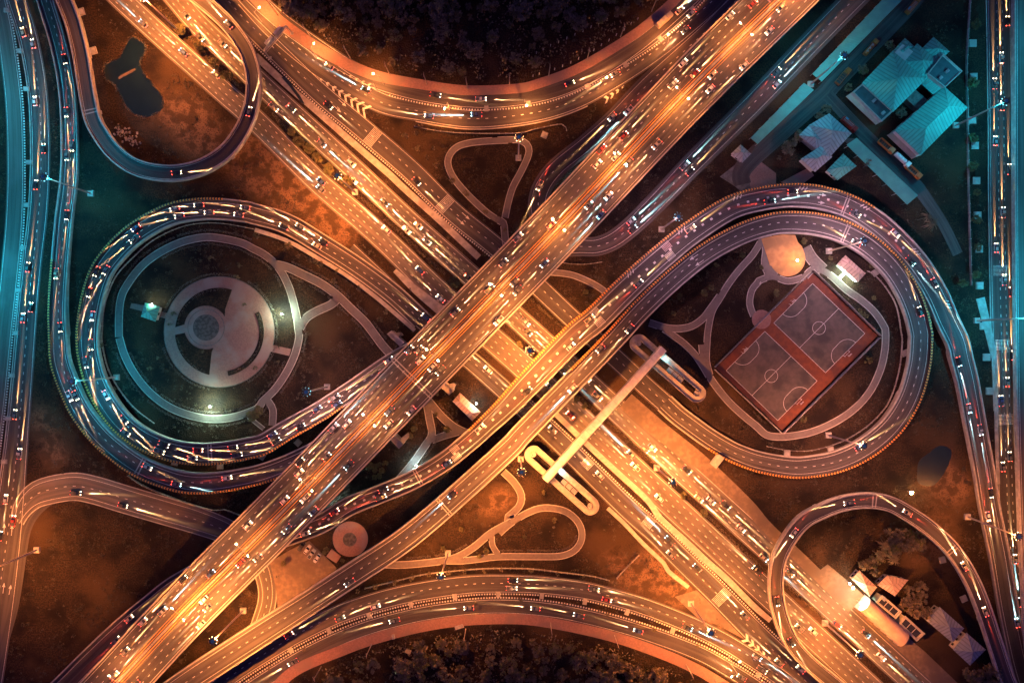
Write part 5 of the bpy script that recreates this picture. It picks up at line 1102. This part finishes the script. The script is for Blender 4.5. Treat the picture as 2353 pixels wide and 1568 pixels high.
tag(mb.obj('scrub', ['leaf_scrub', 'leaf_dry']), 'low dark scrub and rank tufts scattered over the rough lawns', 'grass', kind='stuff')
def row(pts, kind, name, label, cat, group, lo, hi):
    for k, q in enumerate(pts): plant(name, R.choice(kind), q, R.uniform(lo, hi), label % ORD[k + 1] if '%s' in label else label, cat, group)
row([V(*q) for q in ((0, 0, 1640, 300), (0, 0, 1800, 440), (0, 0, 1945, 600), (0, 0, 2050, 705), (1, 0, 360, 1190), (1, 0, 430, 1280), (1, 0, 520, 1345), (1, 0, 590, 1425), (1, 0, 680, 1500), (1, 1, 690, 25), (1, 1, 850, 135), (1, 1, 1790, 1020))], BRIGHT, 'tree', 'lit green tree in the planted highway median, %s from the top left', 'tree', 'trees in the highway median', .85, 1.25)
row([V(*q) for q in ((2, 3, 1740, 40), (2, 2, 690, 600), (2, 2, 620, 545), (2, 2, 1560, 1390), (2, 2, 120, 60), (2, 2, 225, 150))], BRIGHT, 'tree', 'green tree in the median between the flyovers and lower right, %s from the top', 'tree', 'trees in the lower highway median', .6, 1.0)
row([V(*q) for q in ((1, 1, 350, 700), (1, 1, 430, 790), (1, 1, 560, 830), (1, 1, 765, 915), (1, 1, 750, 1010), (1, 1, 960, 1070), (1, 1, 1150, 1345), (1, 1, 620, 860), (1, 1, 1195, 1275), (0, 1, 2320, 610))], SPARSE, 'tree', 'slender young tree on the strip above the western park path, %s along', 'tree', 'young trees above the western park path', .9, 1.35)
row([V(*q) for q in ((0, 1, 1910, 800), (0, 1, 2160, 865), (0, 1, 2140, 970), (0, 1, 2200, 1210), (1, 2, 240, 210), (0, 1, 1580, 1290), (0, 1, 1545, 1385), (0, 2, 1830, 120), (0, 2, 1440, 175), (0, 2, 1370, 270), (0, 2, 950, 65), (0, 2, 2300, 265), (0, 2, 1060, 450))], SPARSE, 'small_tree', 'small bare looking tree in the western park, %s counted from the top', 'tree', 'small trees dotted over the western park', .6, 1.0)
row([V(*q) for q in ((0, 2, 2260, 690), (0, 2, 2330, 640), (1, 2, 40, 680))], BRIGHT, 'tree', 'round bushy tree at the fork of the western park path', 'tree', 'bushy trees at the western path fork', .9, 1.2)
row([V(*q) for q in ((1, 0, 1500, 1150), (1, 0, 1460, 1210), (1, 0, 1370, 1240), (1, 0, 1480, 1350), (1, 0, 1610, 1340), (1, 0, 1640, 1500), (1, 1, 1780, 130), (1, 1, 1900, 240), (1, 1, 2070, 400), (1, 1, 2240, 560))], SPARSE, 'small_tree', 'small tree between the oval path and the arrowed road, %s from the top', 'tree', 'small trees by the oval path', .8, 1.2)
row([V(*q) for q in ((2, 1, 2090, 770), (2, 1, 1860, 860), (2, 1, 1810, 1060), (2, 1, 1750, 1110), (2, 1, 1480, 1290), (2, 1, 2260, 880), (3, 1, 130, 1110), (3, 1, 610, 800), (3, 1, 1000, 1150), (3, 1, 980, 860), (3, 1, 370, 650), (2, 1, 700, 1100), (2, 1, 1530, 1140))], BRIGHT, 'small_tree', 'low rounded tree in the eastern park, %s counted from the upper left', 'tree', 'low trees of the eastern park', .45, .75)
row([V(*q) for q in ((3, 1, 880, 1270), (3, 1, 910, 1290), (3, 1, 940, 1310))], SHRUB[2:], 'shrub', 'yellow green shrub in a short row above the right corner of the courts', 'shrub', 'row of yellow green shrubs', 1.2, 1.6)
row([V(*q) for q in ((3, 2, 955, 200), (3, 2, 375, 720))], SHRUB[2:], 'shrub', 'single yellow lit shrub on the lawn below the courts, %s from the right', 'shrub', 'single yellow lit shrubs', 1.9, 2.3)
row([V(*q) for q in ((3, 0, 500, 1060), (3, 0, 560, 990), (3, 0, 290, 1260), (3, 0, 330, 1230), (3, 0, 230, 1340), (3, 0, 150, 1420), (3, 0, 1215, 1030), (3, 0, 945, 1460), (3, 0, 1120, 430), (3, 0, 1160, 470), (3, 0, 880, 650), (3, 0, 760, 800))], BROAD, 'tree', 'dark yard tree among the fire station buildings, %s in order', 'tree', 'dark trees of the station yard', .45, .8)
row([V(*q) for q in ((3, 0, 1870, 250), (3, 0, 1850, 760), (3, 0, 1855, 1250), (3, 0, 1850, 1500), (3, 1, 1900, 220), (3, 1, 1885, 465), (3, 1, 1905, 705), (3, 1, 1885, 945), (3, 1, 1770, 1020))], BRIGHT, 'tree', 'tree along the thin fence by the right hand road, %s from the top', 'tree', 'trees along the right hand fence', .7, 1.05)
row([V(*q) for q in ((3, 1, 1400, 455), (3, 1, 1430, 515))], PALMS[:2], 'palm_tree', 'tall leaning looking palm outside the eastern loop, %s of the pair', 'palm', 'pair of tall palms', 1.0, 1.1)
grove = [(1180, 220), (1240, 200), (1310, 230), (1370, 240), (1150, 290), (1220, 300), (1290, 300), (1350, 310), (1090, 340), (1160, 370), (1040, 420), (960, 470), (880, 500), (980, 560), (1390, 780), (1310, 800), (1260, 850), (1350, 880), (1420, 900), (1290, 720), (1380, 690), (1400, 330)]
row([V(3, 3, *q) for q in grove], BROAD, 'tree', 'dark tree of the grove inside the lower right loop', 'tree', 'dark grove trees inside the lower right loop', .6, .9)
row([V(3, 3, *q) for q in ((1100, 200), (1030, 300), (1270, 350), (860, 480), (1080, 390), (1120, 430), (1000, 390))], PALMS, 'palm_tree', 'palm with spread fronds in the lower right grove, %s', 'palm', 'palms of the lower right grove', .75, 1.0)
row([V(3, 3, *q) for q in ((1800, 1450), (1900, 1440), (1990, 1400), (1960, 1490), (2040, 1450), (1850, 1510))], BROAD, 'tree', 'black tree in the bottom right corner beside the loop', 'tree', 'black trees in the bottom right corner', .7, .9)
row([V(*q) for q in ((1, 3, 950, 720), (1, 3, 1105, 680), (1, 3, 1275, 645), (1, 3, 1425, 615), (1, 3, 1575, 575), (1, 3, 1745, 560), (1, 3, 1890, 550), (1, 3, 2060, 545), (1, 3, 2210, 530), (2, 3, 215, 550), (2, 3, 450, 570), (2, 3, 680, 600), (2, 3, 950, 650), (2, 3, 1090, 515))], SPARSE, 'small_tree', 'young tree along the low fence above the bottom curve, %s from the left', 'tree', 'young trees along the lower fence', .7, 1.0)
row([V(*q) for q in ((1, 3, 165, 1405), (1, 3, 475, 1235), (1, 3, 825, 1080), (1, 3, 1190, 965), (1, 3, 1590, 880), (1, 3, 1980, 835), (2, 3, 122, 805), (2, 3, 505, 850), (2, 3, 893, 935), (2, 3, 1298, 1065), (2, 3, 1690, 1215))], SPARSE, 'small_tree', 'little tree in the striped bottom median, %s from the left', 'tree', 'little trees in the striped bottom median', .6, .8)
row([V(*q) for q in ((1, 3, 285, 490), (1, 3, 1700, 360), (1, 3, 1855, 190), (2, 3, 160, 260), (2, 3, 425, 110), (1, 3, 2015, 430), (1, 3, 2080, 385), (1, 3, 640, 400), (1, 3, 660, 370), (1, 3, 800, 470), (2, 2, 330, 1370))], BRIGHT, 'tree', 'bush like tree around the southern park and car park, %s', 'tree', 'bush like trees of the southern park', .4, .7)
row([V(*q) for q in ((1, 2, 1730, 810), (1, 2, 1630, 680), (1, 2, 1440, 800), (1, 2, 1400, 860), (1, 2, 1640, 490), (1, 2, 1060, 1130), (1, 2, 1120, 1120), (1, 2, 1180, 1110), (1, 2, 1030, 1160), (1, 2, 1090, 1170), (1, 2, 1150, 1170), (1, 2, 1090, 1230), (1, 2, 1130, 1220))], BRIGHT, 'bush', 'bushy growth in the middle park between the flyovers, %s', 'bush', 'bushes of the middle park', .45, .75)
def hedge(pts, label, w=1.1, h=.8, dens=9, mats_=('leaf_hedge', 'leaf_dark'), group=None, gaps=True):
    r = Road(Z(pts, 0, 4), 6); mb = MB(); q = 0
    while q < r.len:
        a, hd_, hw, n_ = r.at(q)
        if not gaps or mnoise.noise(Vector((a.x * .25, a.y * .25, 9))) > -.38:
            bump_ = .75 + .4 * math.sin(q * 3.3) * R.random()
            for _ in range(dens): leaf(mb, a + n_ * R.uniform(-w, w) * .62 * bump_ + Vector((0, 0, R.uniform(.08, h * bump_))), R.uniform(.14, .28), 1 if R.random() < .4 else 0)
        q += .55
    tag(mb.obj('hedge', list(mats_)), label, 'hedge', group)
def offs(r, d, f0=0, f1=1): return [(q.x / S + CX, CY - q.y / S) for i, q in ((i, r.off(i, d(r.hw[i]))) for i in range(len(r.p))) if f0 * r.len <= r.s[i] <= f1 * r.len][::2]
hedge(offs(ring, lambda h: -h - 1.6, .02, .34), 'pale hedge outside the lower half of the western ring path'); hedge(offs(ring, lambda h: -h - 1.6, .66, .97), 'pale hedge outside the upper half of the western ring path')
hedge(offs(ring, lambda h: h + 1.4, .03, .42), 'pale hedge inside the lower half of the western ring path'); hedge(offs(ring, lambda h: h + 1.4, .56, .84), 'pale hedge inside the upper half of the western ring path')
hedge(offs(ring, lambda h: -h - 1.5, .36, .50), 'pale hedge on the outside of the western ring path at its right')
hedge(arcpts(pc, 133, -60, 60), 'ragged hedge following the right rim of the round plaza', group=None); hedge(arcpts(pc, 133, 100, 165), 'ragged hedge following the lower left rim of the round plaza'); hedge(arcpts(pc, 133, 195, 290), 'ragged hedge following the upper rim of the round plaza')
hedge(arcpts(pc, 97, 190, 280), 'low shrubs edging the large crescent planter'); hedge(arcpts(pc, 97, -25, 76), 'low shrubs filling the thin curved planter strip'); hedge(arcpts(pc, 97, 108, 172), 'low shrubs edging the wedge planter')
hedge(offs(walk2, lambda h: -h - 1.3, .08, .9), 'pale hedge on the lower side of the path towards the flyover'); hedge(offs(walk2, lambda h: h + 1.3, .1, .9), 'pale hedge on the upper side of the path towards the flyover')
hedge(offs(s2, lambda h: h + 1.3, .2, .6), 'pale hedge around the inside of the southern park loop path'); hedge(offs(s1, lambda h: h + 1.4, .1, .42), 'pale hedge along the upper side of the southern footpath')
hedge(offs(c2, lambda h: h + 1.4, .3, .95), 'bluish hedge along the right of the middle park path'); hedge(offs(c1, lambda h: h + 1.3, .1, .7), 'hedge beside the path to the toilet block under the flyovers')
ms = ('leaf_dark', 'leaf_green')
hedge([V(1, 1, *q) for q in ((940, 245), (1150, 420), (1400, 650), (1600, 840), (1740, 970))], 'long green shrub strip in the median towards the main flyover', 1.9, .8, 11, ms)
hedge([V(0, 0, *q) for q in ((1420, 70), (1560, 230), (1700, 350), (1900, 560), (2130, 770))], 'dark shrub strip in the top left median', 1.7, .8, 9, ms)
hedge(VL(1, 0, 120, 960, 280, 1130, 480, 1320, 640, 1480), 'dark shrub strip in the median below the pond loop', 1.5, .7, 9, ms)
hedge(VL(2, 2, 900, 740, 1060, 880, 1300, 1100, 1500, 1290), 'shrub strip in the median right of the footbridge', 1.6, .8, 10, ms); hedge(VL(2, 2, 620, 510, 800, 650), 'shrub patch in the median just left of the footbridge', 1.8, .8, 10, ms)
hedge(VL(2, 3, 1780, 70, 1950, 240, 2130, 410, 2300, 560) + VL(3, 3, 260, 720, 450, 890, 560, 990), 'shrub strip in the lower right median', 1.4, .8, 9, ms)
hedge(VL(1, 2, 2250, 20, 2351, 130) + VL(2, 2, 0, 80, 130, 210), 'shrub strip in the median between main flyover and northern ramp', 1.4, .8, 9, ms)
hedge(VL(2, 1, 220, 1160, 400, 1330, 540, 1440), 'shrub strip by the arrowed road between the flyovers', 1.3, .7, 9, ms)
# rubble and oddments
mb = MB()
for _ in range(60):
    t = R.random(); p_ = PT(0, 0, 1055 + 170 * t + R.gauss(0, 28), 1150 + 150 * t + R.gauss(0, 22)); s_ = R.uniform(.3, .8); mb.box(p_ + Vector((0, 0, s_ * .3)), (s_ * 1.6, s_, s_ * .7), R.uniform(0, 3), 0, R.uniform(-.3, .3))
tag(mb.obj('rubble', 'concrete_pale'), 'heap of broken white concrete on bare soil below the pond', 'rubble', kind='stuff')
for k, (c_, row_, x, y, a, sz, m_, lab, cat) in enumerate(((1, 3, 1835, 1068, .3, (4.2, 1.8, .35), 'concrete_pale', 'pale stacked wall panels lying by the lower pavement', 'panels'), (1, 3, 1250, 1152, .2, (1.3, 1.8, 1.2), 'concrete_pale', 'small pale kiosk box standing on the lower pavement', 'box'), (2, 0, 335, 1207, 0, (1.6, 1.6, .8), 'concrete', 'square valve box on the grass near the top curve', 'box'), (2, 3, 420, 180, .4, (1.2, .9, .8), 'stone', 'pale boulder in the southern loop lawn', 'boulder'), (3, 1, 360, 1355, 0, (1.2, 1.2, .6), 'concrete', 'pale block on the soil', 'box'))[:4]):
    mb = MB(); mb.box((0, 0, sz[2] / 2), sz, 0, 0, None, .92); mb.box((sz[0] * .1, sz[1] * .1, sz[2] * 1.12), (sz[0] * .6, sz[1] * .7, sz[2] * .25), .25); o = mb.obj(('wall_panels', 'kiosk_box', 'valve_box', 'boulder')[k], m_); o.location = PT(c_, row_, x, y, .2); o.location.z = .2 if k in (1,) else 0; o.rotation_euler.z = a; tag(o, lab, cat)
g = empty('trailer', PT(1, 3, 1365, 1272), 'old orange lit trailer abandoned in the dark lower field', 'trailer', rz=-.42); mb = MB(); mb.box((1.0, 0, .9), (2.6, 1.7, 1.0), 0, 0, None, .9); mb.obj('body', 'car_cream', g)
mb = MB(); [mb.box((-1.3, s_, .6), (2.4, .12, .14)) for s_ in (-.7, .7)]; mb.box((-2.4, 0, .6), (.14, 1.5, .14)); mb.obj('chassis', 'steel_dark', g)
for s_ in (-.85, .85): mb = MB(); mb.tube([(.8, s_ - .1, .35), (.8, s_ + .1, .35)], .35, 10); mb.obj('wheel', 'black_rubber', g)

# ================================================================== VEHICLES
def loft(mb, st, mi=0):       # stations (x, half width, z low, z high)
    rings = []
    for x, w, z0, z1 in st: rings.append([(x, -w, z0), (x, w, z0), (x, w, z0 + (z1 - z0) * .7), (x, w * .88, z1), (x, -w * .88, z1), (x, -w, z0 + (z1 - z0) * .7)])
    n = 6; vs_ = [p for r_ in rings for p in r_]; fs = [(i * n + k, (i + 1) * n + k, (i + 1) * n + (k + 1) % n, i * n + (k + 1) % n) for i in range(len(st) - 1) for k in range(n)]
    fs += [tuple(range(n)), tuple(range((len(st) - 1) * n + n - 1, (len(st) - 1) * n - 1, -1))]; mb.add(vs_, fs, mi)
def frustum(mb, x0, x1, w0, z0, x2, x3, w1, z1, mi=0):
    v = [(x0, -w0, z0), (x1, -w0, z0), (x1, w0, z0), (x0, w0, z0), (x2, -w1, z1), (x3, -w1, z1), (x3, w1, z1), (x2, w1, z1)]
    mb.add(v, [(4, 5, 6, 7), (0, 1, 5, 4), (1, 2, 6, 5), (2, 3, 7, 6), (3, 0, 4, 7)], mi)
PROTO = {}
def vehicle_meshes(kind, paint):
    key = (kind, paint)
    if key in PROTO: return PROTO[key]
    out = []; pm = 'car_' + paint
    if kind == 'car':
        mb = MB(); loft(mb, [(-2.25, .74, .32, .80), (-2.1, .86, .24, .90), (-1.2, .90, .22, .94), (.7, .90, .22, .92), (1.75, .87, .22, .80), (2.25, .70, .30, .62)])
        for s_ in (-1, 1): mb.box((.55, s_ * .98, .95), (.2, .2, .14))
        out.append(('body', mb.mesh('body', pm), None)); mb = MB(); frustum(mb, -1.95, 1.0, .80, .90, -1.35, .25, .62, 1.40); out.append(('windows', mb.mesh('windows', 'glass_dark'), None))
        mb = MB(); frustum(mb, -1.35, .25, .63, 1.38, -1.25, .15, .58, 1.45); out.append(('roof', mb.mesh('roof', pm), None)); hx, hz, tx, tz, hy = 2.0, .70, -2.14, .80, .60; wx = (1.35, -1.35); wr = .32; wy = .80
    elif kind == 'pickup':
        mb = MB(); loft(mb, [(-2.55, .84, .40, .95), (-2.4, .90, .35, 1.0), (-.3, .92, .32, 1.0), (.7, .92, .32, 1.02), (2.0, .90, .32, .98), (2.5, .76, .40, .80)]); out.append(('body', mb.mesh('body', pm), None))
        mb = MB(); frustum(mb, -.75, 1.25, .84, .98, -.55, .60, .68, 1.62); out.append(('windows', mb.mesh('windows', 'glass_dark'), None)); mb = MB(); frustum(mb, -.55, .60, .69, 1.60, -.5, .52, .64, 1.67); out.append(('roof', mb.mesh('roof', pm), None))
        mb = MB(); mb.box((-1.6, 0, 1.0), (1.5, 1.42, .03)); out.append(('cargo_bed', mb.mesh('cargo_bed', 'steel_dark'), None)); hx, hz, tx, tz, hy = 2.28, .86, -2.46, .86, .66; wx = (1.6, -1.55); wr = .38; wy = .80
    else:
        mb = MB(); frustum(mb, 2.3, 4.4, 1.2, .6, 2.35, 4.2, 1.12, 2.7); mb.box((3.1, 0, 2.76), (1.2, 1.6, .16)); out.append(('cab', mb.mesh('cab', pm), None)); mb = MB(); frustum(mb, 4.2, 4.42, 1.1, 1.5, 4.05, 4.24, 1.02, 2.4); out.append(('windscreen', mb.mesh('windscreen', 'glass_dark'), None))
        mb = MB(); mb.box((0, 0, .7), (8.6, .9, .3)); out.append(('chassis', mb.mesh('chassis', 'steel_dark'), None))
        if kind == 'tipper':
            mb = MB()
            for s_ in (-1.2, 1.2): mb.box((-1.1, s_, 1.6), (6.2, .14, 1.4))
            for x in (-4.2, 2.0): mb.box((x, 0, 1.6), (.14, 2.4, 1.4))
            mb.box((2.1, 0, 2.45), (.5, 2.5, .12)); [mb.box((-4.0 + k * 1.2, 0, 2.2), (.1, 2.4, .1)) for k in range(1, 5)]; out.append(('cargo_frame', mb.mesh('cargo_frame', pm), None)); mb = MB(); mb.box((-1.1, 0, 1.0), (6.2, 2.3, .2)); out.append(('cargo_floor', mb.mesh('cargo_floor', 'steel_dark'), None))
        elif kind == 'tanker':
            mb = MB(); mb.tube([(-4.2, 0, 1.75), (-4.1, 0, 1.75), (1.8, 0, 1.75), (1.95, 0, 1.75)], [.8, 1.1, 1.1, .8], 14); out.append(('tank', mb.mesh('tank', pm, True), None)); mb = MB(); [mb.tube([(x, 0, 2.8), (x, 0, 3.0)], .35, 10) for x in (-2.8, -1, .8)]; mb.box((-1, .5, 2.85), (5, .3, .08)); out.append(('hatch', mb.mesh('hatch', 'steel'), None))
        elif kind == 'bus':
            mb = MB(); loft(mb, [(-4.4, 1.2, .5, 2.95), (-4.2, 1.25, .4, 3.05), (2.3, 1.25, .4, 3.05)]); out.append(('body', mb.mesh('body', pm), None)); mb = MB(); [mb.box((x, 0, 3.1), (.5, 1.9, .14)) for x in (-3.4, -2.9, 1.2)]; mb.box((-1, 0, 3.12), (1.6, 1.4, .2)); out.append(('roof_unit', mb.mesh('roof_unit', 'concrete_pale'), None))
        else:
            mb = MB(); loft(mb, [(-4.2, 1.18, .9, 2.6), (-4.0, 1.22, .9, 2.75), (1.9, 1.22, .9, 2.75), (2.05, 1.18, .9, 2.6)]); out.append(('body', mb.mesh('body', pm), None))
            mb = MB(); [mb.box((-1, s_ * .42, 2.95), (5.2, .1, .12)) for s_ in (-1, 1)]; [mb.box((-3.4 + k * .7, 0, 2.95), (.08, .84, .06)) for k in range(8)]; out.append(('ladder', mb.mesh('ladder', 'steel'), None)); mb = MB(); mb.box((-2.6, .75, 2.9), (1.5, .6, .3)); out.append(('locker', mb.mesh('locker', 'dome_blue'), None))
        hx, hz, tx, tz, hy = 4.35, .95, -4.28, 1.0, .95; wx = (3.1, -2.2, -3.2); wr = .5; wy = 1.05
    for s_ in (-1, 1):
        mb = MB(); mb.box((hx, s_ * hy, hz), (.26, .26, .15), 0, 0, .35); out.append(('headlight', mb.mesh('headlight', 'concrete_pale'), 'head')); mb = MB(); mb.box((tx, s_ * (hy + .06), tz), (.16, .30, .18)); out.append(('tail_light', mb.mesh('tail_light', 'tail_red'), 'tail'))
    for x in wx:
        for s_ in (-1, 1): mb = MB(); mb.tube([(x, s_ * wy - .11, wr), (x, s_ * wy + .11, wr)], wr, 10); out.append(('wheel', mb.mesh('wheel', 'black_rubber'), None))
    PROTO[key] = (out, hx, hz, hy); return PROTO[key]
for nm in ('head_warm', 'head_cool'): pass
LIT = {}
def vehicle(name, kind, paint, loc, heading, label, cat, group=None, lit=None, pitch=0.0, beam=1.0, red=0.0):
    parts, hx, hz, hy = vehicle_meshes(kind, paint); g = empty(name, loc, label, cat, group); g.rotation_euler = (0, pitch, heading)
    for nm, me, role in parts:
        if role == 'head' and lit:
            k = (me.name, lit)
            if k not in LIT: LIT[k] = me.copy(); LIT[k].materials[0] = MATS[lit]
            me = LIT[k]
        if role == 'tail' and not lit:
            k = (me.name, 'off')
            if k not in LIT: LIT[k] = me.copy(); LIT[k].materials[0] = MATS['car_red']
            me = LIT[k]
        o = bpy.data.objects.new(nm, me); COL.objects.link(o); o.parent = g
    if lit and beam:
        col = WARM if lit == 'head_warm' else COOL
        lamp('beam', (hx + .3, 0, hz + .05), col, BEAM_W * beam, g, spot=20, radius=.04, rot=(0, rad(-90 + 6.8), 0), blend=1.0).scale = (1, .28, 1)
        if red > 1: lamp('tail_glow', (-hx - .3, 0, hz + .1), RED, 9000 * red, g, spot=24, radius=.05, rot=(0, rad(90 - 9.0), 0), blend=1.0).scale = (1, .36, 1)
    return g
COLS = ['white'] * 2 + ['silver'] * 3 + ['black'] * 4 + ['grey'] * 4 + ['red', 'blue', 'cream']
def traffic(road, phrase, lanes, group, f0=0.0, f1=1.0, cool=.12, red=0.0, beam=1.0, end=('first', 'last')):
    for off, dr, n, lane in lanes:
        a0, a1 = f0 * road.len, f1 * road.len; qs = []
        for k in range(n): qs.append(a0 + (a1 - a0) * (k + R.uniform(.15, .85)) / n)
        qs = [q for i, q in enumerate(qs) if i == 0 or q - qs[i - 1] > 7]
        for k, q in enumerate(qs):
            p_, h, hw, n_ = road.at(q); p2 = road.at(min(q + 2, road.len - .01))[0]; pit_ = -math.atan2(p2.z - p_.z, 2.0) * dr
            pos = p_ + n_ * (off * hw if abs(off) < 1 else off) + Vector((0, 0, road.z + .01))
            if abs(pos.x) > 236 or abs(pos.y) > 158: continue
            kind = 'pickup' if R.random() < .3 else 'car'; paint = R.choice(COLS); lit = 'head_cool' if R.random() < cool else 'head_warm'
            vehicle('pickup_truck' if kind == 'pickup' else 'car', kind, paint, pos, h if dr > 0 else h + math.pi, '%s %s on the %s%s, %s %s' % (paint, kind, phrase, lane, ORD[k + 1], end[0]), 'pickup' if kind == 'pickup' else 'car', group, lit, pit_, beam * R.uniform(.6, 1.5), red)
BL, TR = 'from the bottom left', 'from the top right'
traffic(main_fly, 'main flyover', [(.80, 1, 9, ' upper outer lane'), (.54, 1, 12, ' upper middle lane'), (.24, 1, 10, ' upper inner lane'), (-.24, -1, 11, ' lower inner lane'), (-.54, -1, 13, ' lower middle lane'), (-.80, -1, 6, ' lower outer lane')], 'cars on the main flyover', .08, .92, .14, .5, end=(BL,))
traffic(west_fly, 'western loop ramp', [(.36, 1, 18, ' inner lane'), (-.36, 1, 18, ' outer lane')], 'cars on the western loop ramp', .12, .98, .06, .5, 1.5, end=('after leaving the highway',))
traffic(outer_fly, 'outer western ramp', [(.33, 1, 8, ' inner lane'), (-.25, 1, 6, ' outer lane')], 'cars on the outer western ramp', .1, .97, .15, 1.5, .7, end=('from the top',))
traffic(left_road, 'far left road', [(.40, -1, 5, ' right lane'), (-.32, -1, 8, ' left lane')], 'cars on the far left road', .06, .86, .05, .8, 1.1, end=('from the top',))
traffic(north_fly, 'northern ramp', [(.30, 1, 12, ' upper lane'), (-.36, 1, 14, ' lower lane')], 'cars on the northern ramp', .04, .92, .1, 3.0, .8, end=(BL,))
traffic(south_fly, 'southern ramp', [(.36, -1, 3, ' outer lane'), (-.40, -1, 5, ' inner lane')], 'cars on the southern ramp', .1, .9, .1, 1.0, 1.0, end=(BL,))
traffic(highway_b, 'highway carriageway nearer the arrowed road', [(-.74, 1, 10, ' lane one'), (-.25, 1, 13, ' lane two'), (.25, 1, 11, ' lane three')], 'cars on the upper highway carriageway', .04, .95, .15, .3, 1.4, end=('from top left',))
traffic(highway_a, 'highway carriageway nearer the western park', [(.25, -1, 6, ' lane two'), (-.25, -1, 6, ' lane three'), (.74, -1, 5, ' lane one')], 'cars on the lower highway carriageway', .04, .92, .1, .3, .9, end=('from top left',))
traffic(frontage_a, 'rumble strip frontage road', [(.42, -1, 9, ' inner lane'), (-.40, -1, 4, ' outer lane')], 'cars on the rumble strip frontage road', .1, .97, .08, .3, 1.3, end=('from top left',))
traffic(frontage_b, 'arrowed frontage road', [(-.4, 1, 2, ' kerb lane')], 'cars on the arrowed frontage road', .1, .6, 0, .3, end=('from top left',))
traffic(top_lower, 'top curve inner road', [(.4, -1, 5, ' upper lane'), (-.35, -1, 2, ' lower lane')], 'cars on the top curve inner road', .05, .97, .25, .5, 1.3, end=('from the left',))
traffic(top_upper, 'top curve outer road', [(.1, 1, 4, '')], 'cars on the top curve outer road', .3, .95, .1, .5, end=('from the left',))
traffic(under_ramp, 'under ramp', [(.4, 1, 5, ' inner lane'), (-.3, 1, 5, ' outer lane')], 'cars on the under ramp', .1, .95, .45, 1.5, 1.3, end=('from the upper left',))
traffic(bottom_upper, 'bottom curve inner road', [(-.38, 1, 6, ' lower lane'), (.45, 1, 4, ' upper lane')], 'cars on the bottom curve inner road', .15, .95, .2, .8, 1.1, end=('from the left',))
traffic(bottom_lower, 'bottom curve outer road', [(.05, -1, 7, '')], 'cars on the bottom curve outer road', .1, .95, .05, .4, 1.1, end=('from the left',))
traffic(right_road, 'far right road', [(-.55, -1, 6, ' left lane'), (.05, -1, 8, ' middle lane'), (.6, -1, 6, ' right lane')], 'cars on the far right road', .03, .93, .22, 1.0, 1.3, end=('from the top',))
traffic(turn_road, 'turning road', [(-.45, 1, 2, '')], 'cars on the turning road', .18, .4, 0, .5, 1.3, end=('from the left',))
traffic(nw_loop, 'pond loop ramp', [(0, 1, 3, '')], 'cars on the pond loop ramp', .35, .93, 0, 1.0, 1.3, end=('from the left',))
traffic(se_loop, 'lower right loop ramp', [(0, 1, 7, '')], 'cars on the lower right loop ramp', .1, .9, 0, 1.5, 1.3, end=('from the right end',))
for k, (x, y, pn, kd, lab) in enumerate(((437, 342, 'black', 'pickup', 'dark pickup with a pale bonnet parked first in the row'), (487, 372, 'white', 'car', 'white car parked second in the row under the flyover'), (525, 412, 'silver', 'pickup', 'silver pickup parked third in the row'), (572, 452, 'white', 'car', 'white car with dark windscreen parked last in the row'))):
    vehicle('pickup_truck' if kd == 'pickup' else 'car', kd, pn, PT(1, 3, x, y) + Vector((0, 0, .27)), rad(54) + (math.pi if k == 3 else 0), lab, 'pickup' if kd == 'pickup' else 'car', 'cars parked in the small car park')
for k, (x, y, kd, pn, hd_, lab) in enumerate(((1338, 72, 'fire_engine', 'orange', 50, 'orange lorry at the top end of the station road'), (965, 440, 'tanker', 'orange', 50, 'orange tank lorry parked by the long teal shed'), (722, 695, 'tipper', 'orange', 50, 'open orange framed lorry with a dark empty bed'),
                                             (775, 1120, 'fire_engine', 'red', -42, 'red lorry beside the grey gabled house'), (1105, 1310, 'tipper', 'orange', -42, 'orange lorry with slatted dark bed in the lane of lorries'), (1245, 1432, 'tanker', 'white', -42, 'white tank lorry in the middle of the parked file'), (1345, 1535, 'tipper', 'orange', -42, 'orange framed lorry at the lower end of the parked file'))):
    vehicle('lorry', kd, pn, PT(3, 0, x, y) + Vector((0, 0, .16)), rad(hd_), lab, 'lorry', 'lorries of the fire station')
q = top_upper.near(*V(2, 0, 1372, 165)); a, h, hw, n_ = top_upper.at(q); vehicle('bus', 'bus', 'cream', a + n_ * hw * .45 + Vector((0, 0, top_upper.z)), h, 'yellowish bus with roof units on the top curve near the pavement', 'bus', None, 'head_warm', 0, 2.0)
# reeds round the pond and small plant on the roofs
hedge(pond[::2] + pond[:1], 'ragged reeds along the bank of the dark pond', 1.4, .7, 8, ('leaf_dark', 'leaf_olive'))
for nm, q, z in (('fire_station', V(3, 0, 1010, 900), 5.05), ('fire_station', V(3, 0, 1090, 1010), 5.05), ('fire_station', V(3, 0, 1660, 640), 8.25), ('fire_station', V(3, 0, 1600, 700), 8.25), ('flat_block', V(3, 3, 1100, 815), 4.45)):
    mb = MB(); c = P(*q, z); mb.box(c + Vector((0, 0, .5)), (1.6, 1.2, 1.0), .75); mb.tube([c + Vector((.2, 0, 1.0)), c + Vector((.2, 0, 1.15))], .42, 10); mb.obj('roof_unit', 'steel', bpy.data.objects[nm])

fence([(1866, 621), (2020, 771)], 'tall wire fence along the upper right side of the ball courts', 2.2, 3.2, 'steel'); fence([(2017, 776), (1798, 993)], 'tall wire fence along the lower right side of the ball courts', 2.2, 3.2, 'steel')
fence([(1792, 992), (1640, 848)], 'tall wire fence along the lower left side of the ball courts', 2.2, 3.2, 'steel'); fence([(1641, 842), (1862, 622)], 'tall wire fence along the upper left side of the ball courts', 2.2, 3.2, 'steel')
